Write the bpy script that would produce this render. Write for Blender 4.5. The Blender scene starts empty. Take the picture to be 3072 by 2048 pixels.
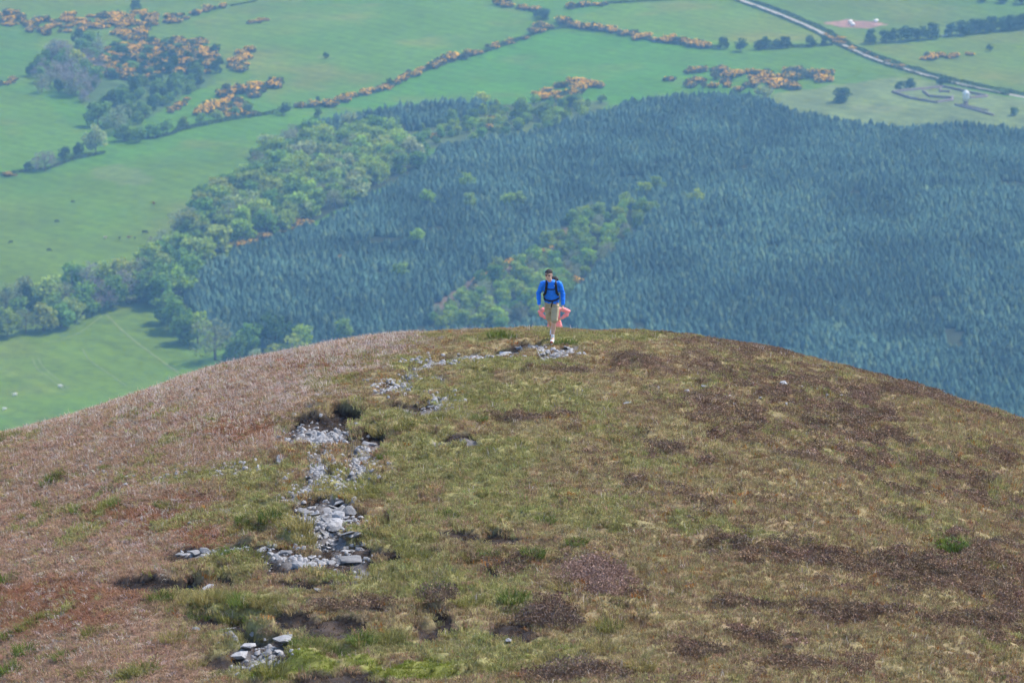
import bpy, bmesh, math, random
import numpy as np
from mathutils import Vector, Matrix, Euler

rng = np.random.default_rng(7)
random.seed(7)
scene = bpy.context.scene
COL = scene.collection
R = math.radians

# ------------------------------------------------------------------ camera
CAM_Z = 489.0            # metres above the valley floor
PITCH = R(15.0)
FPX = 3840.0             # focal length in pixels of a 1024 wide frame (135 mm on 36 mm)
cam_data = bpy.data.cameras.new('camera')
cam_data.sensor_width = 36.0
cam_data.lens = 36.0 * FPX / 1024.0
cam_data.clip_start = 0.5
cam_data.clip_end = 60000.0
cam_data.dof.use_dof = True
cam_data.dof.focus_distance = 90.0
cam_data.dof.aperture_fstop = 2.3
cam = bpy.data.objects.new('camera', cam_data)
cam.location = (0, 0, CAM_Z)
cam.rotation_euler = (R(90) - PITCH, 0, 0)
COL.objects.link(cam)
scene.camera = cam

# ------------------------------------------------------------------ sky and sun
SUN_EL, SUN_AZ = R(50), R(36)      # azimuth turned from +X (right of frame) towards +Y (away)
world = bpy.data.worlds.new('World')
scene.world = world
world.use_nodes = True
wn = world.node_tree
bg = wn.nodes['Background']
sky = wn.nodes.new('ShaderNodeTexSky')
sky.sky_type = 'NISHITA'
sky.sun_disc = False
sky.sun_elevation = SUN_EL
sky.sun_rotation = R(90) - SUN_AZ
sky.altitude = 500
sky.air_density = 1.0
sky.dust_density = 1.0
wn.links.new(sky.outputs[0], bg.inputs[0])
bg.inputs[1].default_value = 0.15
sun_data = bpy.data.lights.new('sun', 'SUN')
sun_data.energy = 3.4
sun_data.angle = R(0.6)
sun_data.color = (1.0, 0.95, 0.88)
sun = bpy.data.objects.new('sun', sun_data)
sdir = Vector((math.cos(SUN_EL) * math.cos(SUN_AZ), math.cos(SUN_EL) * math.sin(SUN_AZ), math.sin(SUN_EL)))
sun.rotation_euler = sdir.to_track_quat('Z', 'Y').to_euler()
sun.location = (40, 60, CAM_Z + 60)
COL.objects.link(sun)
scene.view_settings.view_transform = 'Standard'
scene.view_settings.look = 'None'
scene.view_settings.exposure = 0.97
scene.view_settings.gamma = 1.0
scene.render.engine = 'CYCLES'
scene.cycles.use_denoising = True
scene.cycles.max_bounces = 5
scene.cycles.diffuse_bounces = 2
scene.cycles.transmission_bounces = 2
scene.cycles.volume_bounces = 0
scene.cycles.use_adaptive_sampling = True
scene.cycles.adaptive_threshold = 0.03
scene.cycles.transparent_max_bounces = 4

# ------------------------------------------------------------------ numeric helpers
SP, CP = math.sin(PITCH), math.cos(PITCH)
DS = 1024.0 / 2352.0      # layout was read off a 2352 wide view of the photograph

def rays(dx, dy):
    """Unit-depth viewing directions for layout coordinates."""
    u = (np.asarray(dx, float) * DS - 512.0) / FPX
    v = (341.0 - np.asarray(dy, float) * DS) / FPX
    return u, CP + v * SP, -SP + v * CP

def project(X, Y, Z):
    zc = Z - CAM_Z
    f = Y * CP - zc * SP
    u = Y * SP + zc * CP
    f = np.where(f < 1.0, 1.0, f)
    return (512.0 + FPX * X / f) / DS, (341.0 - FPX * u / f) / DS

def _hash(ix, iy, seed):
    h = (ix.astype(np.int64) * 374761393 + iy.astype(np.int64) * 668265263 + seed * 974634577) & 0xffffffff
    h = ((h ^ (h >> 13)) * 1274126177) & 0xffffffff
    return ((h ^ (h >> 16)) & 0xffffff) / float(0xffffff)

def vnoise(x, y, seed=0):
    ix, iy = np.floor(x), np.floor(y)
    fx, fy = x - ix, y - iy
    fx = fx * fx * fx * (fx * (fx * 6 - 15) + 10); fy = fy * fy * fy * (fy * (fy * 6 - 15) + 10)
    a = _hash(ix, iy, seed); b = _hash(ix + 1, iy, seed)
    c = _hash(ix, iy + 1, seed); d = _hash(ix + 1, iy + 1, seed)
    return (a * (1 - fx) + b * fx) * (1 - fy) + (c * (1 - fx) + d * fx) * fy

def fbm(x, y, seed=0, octaves=4, gain=0.5):
    s, amp, tot = 0.0, 1.0, 0.0
    x = np.asarray(x, float); y = np.asarray(y, float)
    for o in range(octaves):
        s = s + amp * vnoise(x * 2 ** o + 17.3 * o, y * 2 ** o - 9.1 * o, seed + o)
        tot += amp; amp *= gain
    return s / tot - 0.5

def sstep(a, b, x):
    t = np.clip((x - a) / (b - a), 0, 1)
    return t * t * (3 - 2 * t)

def in_poly(px, py, poly):
    px = np.asarray(px, float); py = np.asarray(py, float)
    inside = np.zeros(px.shape, bool)
    n = len(poly); j = n - 1
    for i in range(n):
        xi, yi = poly[i]; xj, yj = poly[j]
        c = ((yi > py) != (yj > py)) & (px < (xj - xi) * (py - yi) / (yj - yi + 1e-12) + xi)
        inside ^= c
        j = i
    return inside

def line_dist(px, py, pts):
    d = np.full(np.shape(px), 1e9)
    for (x0, y0), (x1, y1) in zip(pts[:-1], pts[1:]):
        vx, vy = x1 - x0, y1 - y0
        t = np.clip(((px - x0) * vx + (py - y0) * vy) / (vx * vx + vy * vy + 1e-9), 0, 1)
        d = np.minimum(d, np.hypot(px - x0 - t * vx, py - y0 - t * vy))
    return d

class Spline:
    """Piecewise cubic Hermite through points, finite-difference tangents."""
    def __init__(self, pts):
        p = np.array(pts, float); self.x, self.y = p[:, 0], p[:, 1]
        d = np.diff(self.y) / np.diff(self.x); h = np.diff(self.x)
        m = np.empty(len(self.x)); m[0], m[-1] = d[0], d[-1]
        m[1:-1] = (d[:-1] * h[1:] + d[1:] * h[:-1]) / (h[1:] + h[:-1])
        self.m = m
    def __call__(self, q):
        q = np.asarray(q, float)
        i = np.clip(np.searchsorted(self.x, q) - 1, 0, len(self.x) - 2)
        h = self.x[i + 1] - self.x[i]; t = (q - self.x[i]) / h
        out = ((2 * t**3 - 3 * t**2 + 1) * self.y[i] + (t**3 - 2 * t**2 + t) * h * self.m[i]
               + (-2 * t**3 + 3 * t**2) * self.y[i + 1] + (t**3 - t**2) * h * self.m[i + 1])
        out = np.where(q < self.x[0], self.y[0] + (q - self.x[0]) * self.m[0], out)
        return np.where(q > self.x[-1], self.y[-1] + (q - self.x[-1]) * self.m[-1], out)

def mesh_from(name, verts, faces, mat=None, smooth=False, attrs=None, colors=None):
    """One mesh from arrays; faces is an (M,k) array or a list of such arrays."""
    me = bpy.data.meshes.new(name)
    verts = np.asarray(verts, np.float32)
    fl = faces if isinstance(faces, list) else [faces]
    fl = [np.asarray(f, np.int32) for f in fl if len(f)]
    me.vertices.add(len(verts)); me.vertices.foreach_set('co', verts.ravel())
    loops = np.concatenate([f.ravel() for f in fl])
    totals = np.concatenate([np.full(len(f), f.shape[1], np.int32) for f in fl])
    starts = np.concatenate([[0], np.cumsum(totals)[:-1]]).astype(np.int32)
    me.loops.add(len(loops)); me.loops.foreach_set('vertex_index', loops)
    me.polygons.add(len(totals))
    me.polygons.foreach_set('loop_start', starts); me.polygons.foreach_set('loop_total', totals)
    if smooth:
        me.polygons.foreach_set('use_smooth', np.ones(len(totals), bool))
    for k, v in (attrs or {}).items():
        a = me.attributes.new(k, 'FLOAT', 'POINT'); a.data.foreach_set('value', np.asarray(v, np.float32))
    for k, v in (colors or {}).items():
        v = np.asarray(v, np.float32)
        if v.shape[1] == 3: v = np.c_[v, np.ones(len(v), np.float32)]
        a = me.attributes.new(k, 'FLOAT_COLOR', 'POINT'); a.data.foreach_set('color', v.ravel())
    me.update(calc_edges=True); me.validate()
    if mat: me.materials.append(mat)
    return me

def link(name, data, parent=None, loc=(0, 0, 0), rz=0.0, scl=None):
    o = bpy.data.objects.new(name, data)
    COL.objects.link(o)
    o.parent = parent
    o.location = loc; o.rotation_euler = (0, 0, rz)
    if scl is not None: o.scale = (scl, scl, scl) if np.isscalar(scl) else scl
    return o

def tag(o, label=None, cat=None, group=None, kind=None):
    if label: o['label'] = label
    if cat: o['category'] = cat
    if group: o['group'] = group
    if kind: o['kind'] = kind
    return o

# ------------------------------------------------------------------ material helpers
def new_mat(name):
    m = bpy.data.materials.new(name); m.use_nodes = True
    nt = m.node_tree; nt.nodes.clear()
    out = nt.nodes.new('ShaderNodeOutputMaterial')
    return m, nt, out

def N(nt, typ, **kw):
    n = nt.nodes.new(typ)
    for k, v in kw.items(): setattr(n, k, v)
    return n

def mixc(nt, fac, a, b, mode='MIX'):
    n = nt.nodes.new('ShaderNodeMix'); n.data_type = 'RGBA'; n.blend_type = mode
    for sock, v in ((n.inputs[0], fac), (n.inputs[6], a), (n.inputs[7], b)):
        if isinstance(v, bpy.types.NodeSocket): nt.links.new(v, sock)
        elif np.isscalar(v): sock.default_value = v
        else: sock.default_value = (*v, 1.0)
    return n.outputs[2]

def mathn(nt, op, a, b=0.0):
    n = nt.nodes.new('ShaderNodeMath'); n.operation = op
    for sock, v in ((n.inputs[0], a), (n.inputs[1], b)):
        if isinstance(v, bpy.types.NodeSocket): nt.links.new(v, sock)
        else: sock.default_value = v
    return n.outputs[0]

def noise(nt, scale, detail=4, rough=0.55, coord=None):
    n = nt.nodes.new('ShaderNodeTexNoise'); n.inputs['Scale'].default_value = scale
    n.inputs['Detail'].default_value = detail; n.inputs['Roughness'].default_value = rough
    if coord is not None: nt.links.new(coord, n.inputs['Vector'])
    return n.outputs['Fac']

def ramp(nt, fac, stops):
    n = nt.nodes.new('ShaderNodeValToRGB'); nt.links.new(fac, n.inputs[0])
    el = n.color_ramp.elements
    while len(el) < len(stops): el.new(0.5)
    for e, (p, c) in zip(el, stops):
        e.position = p; e.color = (*c, 1.0) if not np.isscalar(c) else (c, c, c, 1.0)
    return n.outputs[0]

def bsdf(nt, out, color, rough=0.9, spec=0.2, normal=None):
    b = nt.nodes.new('ShaderNodeBsdfPrincipled')
    if isinstance(color, bpy.types.NodeSocket): nt.links.new(color, b.inputs['Base Color'])
    else: b.inputs['Base Color'].default_value = (*color, 1.0)
    b.inputs['Roughness'].default_value = rough
    b.inputs['Specular IOR Level'].default_value = spec
    if normal is not None: nt.links.new(normal, b.inputs['Normal'])
    nt.links.new(b.outputs[0], out.inputs[0])
    return b

def bump(nt, height, strength, dist):
    n = nt.nodes.new('ShaderNodeBump'); n.inputs['Strength'].default_value = strength
    n.inputs['Distance'].default_value = dist; nt.links.new(height, n.inputs['Height'])
    return n.outputs[0]

def attr(nt, name, typ='GEOMETRY'):
    n = nt.nodes.new('ShaderNodeAttribute'); n.attribute_name = name; n.attribute_type = typ
    return n

def plain_mat(name, color, rough=0.8, spec=0.3, var=0.25, scale=6.0):
    """A single-coloured surface with a little procedural variation."""
    m, nt, out = new_mat(name)
    co = N(nt, 'ShaderNodeTexCoord').outputs['Object']
    f = noise(nt, scale, 3, 0.6, co)
    c = ramp(nt, f, [(0.25, tuple(v * (1 - var) for v in color)), (0.75, tuple(min(1, v * (1 + var)) for v in color))])
    bsdf(nt, out, c, rough, spec)
    return m

def leaf_mat(name, source, trans=0.25, var=0.5):
    """Leaves and blades: tint from the instance or object, varied leaf by leaf (attribute rnd)."""
    m, nt, out = new_mat(name)
    if source == 'INSTANCER':
        tint = attr(nt, 'tint', 'INSTANCER').outputs['Color']
    else:
        tint = N(nt, 'ShaderNodeObjectInfo').outputs['Color']
    r = attr(nt, 'rnd').outputs['Fac']
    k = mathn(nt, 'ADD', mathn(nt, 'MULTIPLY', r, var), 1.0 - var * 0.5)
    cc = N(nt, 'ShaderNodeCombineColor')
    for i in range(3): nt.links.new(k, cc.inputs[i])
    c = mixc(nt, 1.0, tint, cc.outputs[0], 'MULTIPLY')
    d = N(nt, 'ShaderNodeBsdfDiffuse'); t = N(nt, 'ShaderNodeBsdfTranslucent'); mx = N(nt, 'ShaderNodeMixShader')
    nt.links.new(c, d.inputs[0]); nt.links.new(c, t.inputs[0])
    mx.inputs[0].default_value = trans
    nt.links.new(d.outputs[0], mx.inputs[1]); nt.links.new(t.outputs[0], mx.inputs[2])
    nt.links.new(mx.outputs[0], out.inputs[0])
    return m

# ------------------------------------------------------------------ the lie of the land
PROFILE = Spline([(-900, -200), (-400, -20), (-150, 22), (-60, 14), (0, -1.7), (20, -10.4), (40, -18.0), (52, -21.3), (62, -22.7), (75, -23.5),
                  (84, -23.98), (88, -24.16), (90.8, -24.38), (94, -24.93), (97, -25.67), (100, -26.48), (104, -27.68), (111, -30.1), (125, -36.5),
                  (160, -54), (250, -104), (600, -310), (900, -480), (1200, -640)])
CREST = Spline([(0, 990), (100, 966), (200, 940), (300, 910), (400, 875), (520, 833), (600, 815), (700, 797), (850, 770), (1000, 758), (1130, 752),
                (1300, 751), (1450, 757), (1560, 765), (1700, 785), (1850, 815), (2000, 855), (2100, 888), (2200, 915), (2352, 963)])
CREST.y = 751 + (CREST.y - 751) * 1.045; CREST.m *= 1.045
_qx = np.linspace(-14.5, 14.5, 117)
_qv = np.zeros_like(_qx)
def lateral(X):
    a = np.abs(X)
    edge = np.where(X < 0, _qv[0], _qv[-1])
    ext = edge + (a - 14.5) * 0.42 + np.maximum(a - 30, 0) * 0.1
    return np.where(a > 14.5, ext, np.interp(X, _qx, _qv))
def hill_base(X, Y):
    return CAM_Z + PROFILE(Y) - lateral(X)
_yy = np.linspace(70, 125, 221)
for _it in range(6):          # let the brow follow the ridge line seen in the photograph
    XX, YY = np.meshgrid(_qx, _yy, indexing='ij')
    sx, sy = project(XX, YY, hill_base(XX, YY))
    k = np.argmin(sy, axis=1); idx = np.arange(len(_qx))
    want = CREST(np.clip(sx[idx, k], -40, 2392))
    _qv += (want - sy[idx, k]) * DS * 100.0 / FPX
    _qv -= _qv.min()
def _smooth(a, n):
    kern = np.ones(2 * n + 1) / (2 * n + 1)
    return np.convolve(np.pad(a, n, mode='edge'), kern, mode='valid')
_qv = _smooth(_qv, 2)

def on_hill(dx, dy):
    """World points of the bare hill surface under layout coordinates."""
    u, v, w = rays(dx, dy)
    u, v, w = np.broadcast_arrays(u, v, w)
    best = np.full(u.shape, np.nan); prev = np.full(u.shape, 1.0)
    for t in np.arange(44.0, 116.0, 0.4):
        g = CAM_Z + t * w - hill_base(u * t, v * t)
        hit = np.isnan(best) & (g <= 0)
        best = np.where(hit, t - 0.4 * (-g) / (prev - g + 1e-9), best)
        prev = g
    best = np.where(np.isnan(best), 100.0, best)
    return u * best, v * best

def valley_z(X, Y):
    return 17.0 * fbm(X / 420.0, Y / 420.0, 31, 2) + 5.0 * fbm(X / 90.0, Y / 130.0, 37, 2)

def on_valley(dx, dy):
    u, v, w = rays(dx, dy)
    t = -CAM_Z / w
    for _ in range(8):
        t = (valley_z(u * t, v * t) - CAM_Z) / w
    return u * t, v * t, valley_z(u * t, v * t)

def valley_poly(poly):
    p = np.array(poly, float)
    x, y, z = on_valley(p[:, 0], p[:, 1])
    return list(zip(x.tolist(), y.tolist()))

# ------------------------------------------------------------------ layout of the valley (layout coordinates)
WOOD_STRIP = [(630, 348), (700, 322), (860, 302), (955, 340), (975, 385), (860, 440), (740, 500), (700, 520), (560, 560), (455, 600), (425, 650), (415, 700), (370, 690), (335, 660), (330, 610),
              (400, 560), (450, 490), (505, 440), (560, 395)]
CLEARING = [(870, 312), (960, 300), (1080, 272), (1150, 240), (1260, 232), (1400, 232), (1370, 262), (1250, 300), (1010, 338), (950, 345)]
CONIFER_TOP = [(700, 330), (715, 300), (770, 280), (860, 262), (960, 250), (1060, 243), (1150, 250), (1080, 278), (960, 305), (860, 320), (760, 330)]
CONIFER_MAIN = [(965, 395), (1010, 340), (1250, 305), (1370, 265), (1440, 240), (1560, 222), (1700, 220), (1765, 232), (1830, 262), (1950, 285), (2060, 300), (2200, 285),
                (2380, 305), (2620, 330), (2660, 1130), (2200, 1110), (1900, 1060), (1500, 1000), (720, 950), (640, 825), (560, 800), (470, 745), (420, 690), (440, 625), (560, 575), (720, 525), (850, 455)]
RAVINE = [(985, 760), (1010, 715), (1090, 650), (1180, 610), (1260, 560), (1310, 505), (1370, 490), (1510, 478), (1470, 530), (1400, 590), (1345, 650), (1280, 720), (1150, 765)]
SCRUB = [(200, 120), (270, 100), (330, 98), (440, 95), (490, 110), (512, 135), (480, 165), (500, 190), (430, 215), (370, 255), (330, 275), (255, 285), (190, 240), (185, 205), (240, 175), (205, 150)]
ROUGH = [(1770, 215), (1850, 205), (2050, 178), (2120, 185), (2260, 212), (2420, 240), (2420, 320), (2200, 300), (2050, 310), (1900, 290), (1800, 260)]
LOW_FIELD = [(-80, 790), (150, 770), (330, 712), (420, 740), (560, 860), (420, 960), (-80, 1060)]
EARTH = [(1890, 52), (1945, 45), (2010, 50), (2040, 55), (1990, 66), (1930, 62)]

# ------------------------------------------------------------------ valley ground
def lines(lo, hi, step, far_lo, far_hi, grow=1.35):
    mid = list(np.arange(lo, hi + step * 0.5, step))
    a, s = lo, step; left = []
    while a > far_lo: s *= grow; a -= s; left.append(a)
    b, s = hi, step; right = []
    while b < far_hi: s *= grow; b += s; right.append(b)
    return np.array(left[::-1] + mid + right)

def grid_mesh(xs, ys, zfun):
    X, Y = np.meshgrid(xs, ys, indexing='ij')
    Z = zfun(X, Y)
    nx, ny = X.shape
    i = np.arange(nx * ny).reshape(nx, ny)
    f = np.stack([i[:-1, :-1], i[1:, :-1], i[1:, 1:], i[:-1, 1:]], -1).reshape(-1, 4)
    return X.ravel(), Y.ravel(), Z.ravel(), f

vx = lines(-450, 450, 3.0, -14000, 14000)
vy = lines(1560, 2960, 4.0, -9000, 16000)
VX, VY, VZ, VF = grid_mesh(vx, vy, valley_z)
pdx, pdy = project(VX, VY, VZ)
vis = (VY > 900)
n1 = fbm(VX / 60, VY / 60, 3, 3); n2 = fbm(VX / 260, VY / 260, 5, 2); n3 = fbm(VX / 14, VY / 22, 9, 2)
col = np.empty((len(VX), 3))
fresh = np.array((0.048, 0.130, 0.004)); dull = np.array((0.068, 0.118, 0.006)); dry = np.array((0.100, 0.130, 0.020))
w = sstep(-0.25, 0.3, n2 + 0.5 * n1)[:, None]
col[:] = fresh * (1 - w) + dull * w
w = (sstep(0.08, 0.4, n1 + 0.4 * n3) * 0.5)[:, None]
col = col * (1 - w) + dry * w
for poly, k in (([(530, 14), (1150, 0), (1240, 40), (1200, 85), (900, 190), (760, 240), (640, 260), (600, 190), (510, 120), (440, 50)], (1.18, 1.02, 1.2)),
                ([(760, 245), (900, 196), (1240, 70), (1500, 90), (1900, 100), (2100, 170), (2000, 190), (1770, 215), (1400, 240), (1150, 250)], (.86, 1.04, .9)),
                ([(1300, 56), (1400, 8), (1690, 0), (1900, 85), (1640, 108)], (1.3, 1.06, 1)), ([(2000, 110), (2420, 60), (2420, 230), (2200, 185)], (1.2, .98, 1.2)),
                ([(-60, 60), (90, 80), (80, 170), (-60, 200)], (.8, .9, 1)), ([(-60, 200), (90, 215), (230, 350), (-60, 400)], (1.2, 1.0, 1)), ([(1700, -60), (2420, -60), (2420, 40), (2000, 90), (1900, 60)], (.95, .92, 1.1))):
    m = in_poly(pdx, pdy, poly) & vis
    col[m] *= np.array(k)
m = in_poly(pdx + 14 * n1, pdy + 6 * n3, ROUGH) & vis
col[m] = np.array((0.090, 0.130, 0.040)) * (1 + 0.7 * n3[m])[:, None]
m = in_poly(pdx, pdy, LOW_FIELD) & vis
col[m] *= np.array((1.12, 1.1, 0.95))
for poly in (WOOD_STRIP, CONIFER_MAIN, CONIFER_TOP, RAVINE):
    m = in_poly(pdx, pdy, poly) & vis
    col[m] = np.array((0.022, 0.032, 0.014)) * (1 + 0.8 * n3[m])[:, None]
m = (line_dist(pdx, pdy, [(1000, 706), (1090, 648), (1190, 604), (1250, 572), (1305, 536), (1345, 490)]) < 12) & vis
col[m] = np.array((0.105, 0.075, 0.050)) * (1 + 0.8 * n3[m])[:, None]
m = in_poly(pdx, pdy, CLEARING) & vis
col[m] = np.array((0.050, 0.078, 0.026)) * (1 + 0.8 * n3[m])[:, None]
m = in_poly(pdx, pdy, SCRUB) & vis
col[m] = np.array((0.050, 0.095, 0.025)) * (1 + 0.8 * n3[m])[:, None]
m = in_poly(pdx, pdy, EARTH) & vis
col[m] = np.array((0.22, 0.13, 0.11)) * (1 + 0.5 * n3[m])[:, None]
for cx, cy, rx, ry in ((940, 605, 40, 10), (285, 405, 60, 22), (740, 130, 30, 5), (630, 145, 8, 3), (2010, 250, 60, 8)):   # poached and dry spots
    m = (((pdx - cx) / rx) ** 2 + ((pdy - cy) / ry) ** 2 < 1 + 3 * n3) & vis
    col[m] = col[m] * 0.72 + np.array((0.14, 0.15, 0.07)) * 0.28

m_val, nt, out = new_mat('pasture_grass')
c = attr(nt, 'Col').outputs['Color']
pos = N(nt, 'ShaderNodeNewGeometry').outputs['Position']
g = ramp(nt, noise(nt, 0.16, 6, 0.7, pos), [(0.25, 0.62), (0.5, 1.0), (0.75, 1.28)])
c = mixc(nt, 1.0, c, g, 'MULTIPLY')
spots = ramp(nt, noise(nt, 0.085, 2, 0.5, pos), [(0.66, 0.0), (0.74, 1.0)])
c = mixc(nt, mathn(nt, 'MULTIPLY', spots, 0.5), c, (0.045, 0.085, 0.025))
wv = N(nt, 'ShaderNodeTexWave', wave_type='BANDS', bands_direction='DIAGONAL'); wv.inputs['Scale'].default_value = 0.035; wv.inputs['Distortion'].default_value = 5.0
wv.inputs['Detail'].default_value = 2.0; wv.inputs['Detail Scale'].default_value = 0.4; nt.links.new(pos, wv.inputs['Vector'])
c = mixc(nt, 1.0, c, ramp(nt, wv.outputs['Fac'], [(0.2, 0.93), (0.8, 1.05)]), 'MULTIPLY')
c = mixc(nt, 1.0, c, ramp(nt, noise(nt, 0.02, 4, 0.6, pos), [(0.3, 0.86), (0.7, 1.14)]), 'MULTIPLY')
bsdf(nt, out, c, 0.95, 0.1)
valley = link('valley_ground', mesh_from('valley_ground', np.c_[VX, VY, VZ], VF, m_val, True, colors={'Col': col}))
tag(valley, kind='structure')

# road, tracks
def strip(name, pts, width, mat, dz, kind='structure', label=None):
    p = np.array(pts, float)
    t = np.linspace(0, len(p) - 1, (len(p) - 1) * 14 + 1)
    sx, sy = Spline(list(enumerate(p[:, 0]))), Spline(list(enumerate(p[:, 1])))
    x, y, z = on_valley(sx(t), sy(t))
    tx, ty = np.gradient(x), np.gradient(y); ln = np.hypot(tx, ty); nx, ny = -ty / ln, tx / ln
    rows = []
    for s in (-0.5, -0.25, 0.25, 0.5):
        xs_, ys_ = x + nx * width * s, y + ny * width * s
        rows.append(np.c_[xs_, ys_, valley_z(xs_, ys_) + dz + (0.05 if abs(s) < 0.3 else 0.0)])
    v = np.concatenate(rows); n = len(x); f = []
    for r in range(3):
        for k in range(n - 1): f.append((r * n + k, r * n + k + 1, (r + 1) * n + k + 1, (r + 1) * n + k))
    o = link(name, mesh_from(name, v, np.array(f), mat, True))
    tag(o, label=label, kind=kind)
    return o, np.c_[x, y]

m_road, nt, out = new_mat('worn_tarmac')
pos = N(nt, 'ShaderNodeNewGeometry').outputs['Position']
bsdf(nt, out, ramp(nt, noise(nt, 0.5, 4, 0.6, pos), [(0.3, (0.20, 0.195, 0.19)), (0.7, (0.31, 0.305, 0.295))]), 0.85, 0.3)
ROAD = [(1560, -55), (1640, -25), (1700, 0), (1790, 33), (1880, 72), (1945, 108), (2020, 140), (2100, 165), (2200, 192), (2300, 213), (2420, 236), (2520, 256)]
road, road_xy = strip('road', ROAD, 5.0, m_road, 0.12, label='pale narrow country road running down between hedges')
m_track = plain_mat('worn_track', (0.105, 0.150, 0.045), 0.95, 0.1, 0.3, 0.2)
strip('wheel_track', [(245, 722), (270, 748), (300, 775), (335, 802), (410, 856)], 1.6, m_track, 0.10)
strip('wheel_track', [(74, 822), (85, 845), (105, 862), (150, 895)], 0.9, m_track, 0.10)
strip('wheel_track', [(86, 820), (100, 843), (120, 860), (160, 893)], 0.9, m_track, 0.10)
strip('wheel_track', [(190, 800), (205, 825), (240, 850), (290, 885)], 0.9, m_track, 0.10)
strip('wheel_track', [(95, 790), (170, 770), (235, 725)], 0.9, m_track, 0.10)
strip('wheel_track', [(1905, 262), (2010, 252), (2110, 248), (2250, 240), (2352, 232)], 1.4, m_track, 0.10)

# ------------------------------------------------------------------ foliage builders (meshes are shared by all copies)
def cards(centres, sizes, up_bias=0.0, aspect=1.0, seed=0):
    """Randomly turned quads as leaf sprays."""
    r = np.random.default_rng(seed); n = len(centres)
    nrm = r.normal(size=(n, 3)); nrm[:, 2] = np.abs(nrm[:, 2]) * (1 + up_bias); nrm /= np.linalg.norm(nrm, axis=1)[:, None]
    a = np.cross(nrm, r.normal(size=(n, 3))); a /= np.linalg.norm(a, axis=1)[:, None]
    b = np.cross(nrm, a)
    s = sizes[:, None] * 0.5
    j = lambda: r.uniform(0.6, 1.3, (n, 1))
    v = np.stack([centres - a * s * j() * aspect - b * s * j() * .7, centres + a * s * j() * aspect - b * s * j(), centres + a * s * j() * aspect + b * s * j() * .7, centres - a * s * j() * aspect + b * s * j()], 1).reshape(-1, 3)
    f = np.arange(n * 4).reshape(n, 4)
    return v, f, np.repeat(r.uniform(0, 1, n), 4)

def tubes(segs, sides=5):
    """Tapered limbs: list of ((x,y,z,r),(x,y,z,r))."""
    V, F = [], []
    for p, q in segs:
        a, b = Vector(p[:3]), Vector(q[:3]); d = (b - a).normalized()
        e = d.orthogonal().normalized(); g = d.cross(e); k = len(V)
        for c, rr in ((a, p[3]), (b, q[3])):
            for i in range(sides):
                t = 2 * math.pi * i / sides
                V.append(tuple(c + (e * math.cos(t) + g * math.sin(t)) * rr))
        for i in range(sides):
            j = (i + 1) % sides
            F.append((k + i, k + j, k + sides + j, k + sides + i))
    return np.array(V), np.array(F)

M_LEAF_O = leaf_mat('tree_leaves', 'OBJECT', 0.42, 0.8)
M_LEAF_I = leaf_mat('conifer_needles', 'INSTANCER', 0.3, 0.9)
M_BARK = plain_mat('bark', (0.10, 0.085, 0.065), 0.95, 0.1, 0.4, 2.0)

def crown_mesh(name, seed, n=760, twiggy=False, flat=1.0):
    """Unit broadleaf crown: height 1, uneven lobes carrying leaf sprays through the outer volume."""
    r = np.random.default_rng(seed)
    lobes = []
    for k in range(15):
        t = r.uniform(0, 2 * math.pi); h = r.uniform(0.14, 0.84)
        rad = 0.40 * math.sqrt(max(0.05, 1 - ((h - 0.46) / 0.52) ** 2)) * r.uniform(0.45, 1.0)
        lobes.append((rad * math.cos(t), rad * math.sin(t), h, r.uniform(0.13, 0.22)))
    lobes.append((0, 0, 0.5, 0.3)); lobes.append((0, 0, 0.78, 0.2))
    L = np.array(lobes); pick = r.choice(len(L), n, p=L[:, 3] ** 2 / (L[:, 3] ** 2).sum())
    d = r.normal(size=(n, 3)); d /= np.linalg.norm(d, axis=1)[:, None]
    rr = L[pick, 3] * r.uniform(0.62, 1.08, n)
    c = L[pick, :3] + d * rr[:, None] * np.array((1, 1, 0.85 * flat))
    s = r.uniform(0.05, 0.105, n) * (0.8 if twiggy else 1.0)
    v, f, rn = cards(c, s, 0.3, 0.35 if twiggy else 1.0, seed)
    return mesh_from(name, v, f, M_LEAF_O, False, {'rnd': rn})

def trunk_mesh(name, seed):
    r = np.random.default_rng(seed)
    segs = [((0, 0, -0.03, 0.035), (0.01, 0, 0.22, 0.024)), ((0.01, 0, 0.22, 0.024), (0.0, 0.01, 0.55, 0.014)), ((0, 0.01, 0.55, 0.014), (0.02, 0, 0.86, 0.004))]
    for k in range(9):
        t = k * 2.4 + r.uniform(-.4, .4); h = r.uniform(0.2, 0.6); ln = r.uniform(0.18, 0.32)
        p = (0, 0, h); q = (ln * math.cos(t), ln * math.sin(t), h + r.uniform(0.1, 0.25))
        segs.append(((*p, 0.012), (*q, 0.003)))
    v, f = tubes(segs)
    return mesh_from(name, v, f, M_BARK, True)

CROWNS = [crown_mesh('crown', 100 + k) for k in range(6)]
TWIGGY = [crown_mesh('crown', 200 + k, 1000, True) for k in range(3)]
TRUNKS = [trunk_mesh('trunk', 300 + k) for k in range(4)]
n_trees = 0
TINT = {'fresh': (0.285, 0.430, 0.060), 'green': (0.165, 0.300, 0.060), 'dark': (0.058, 0.120, 0.040), 'olive': (0.300, 0.390, 0.075), 'lime': (0.420, 0.500, 0.045),
        'grey': (0.270, 0.255, 0.255), 'greyolive': (0.250, 0.300, 0.165), 'pale': (0.330, 0.420, 0.170)}

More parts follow.
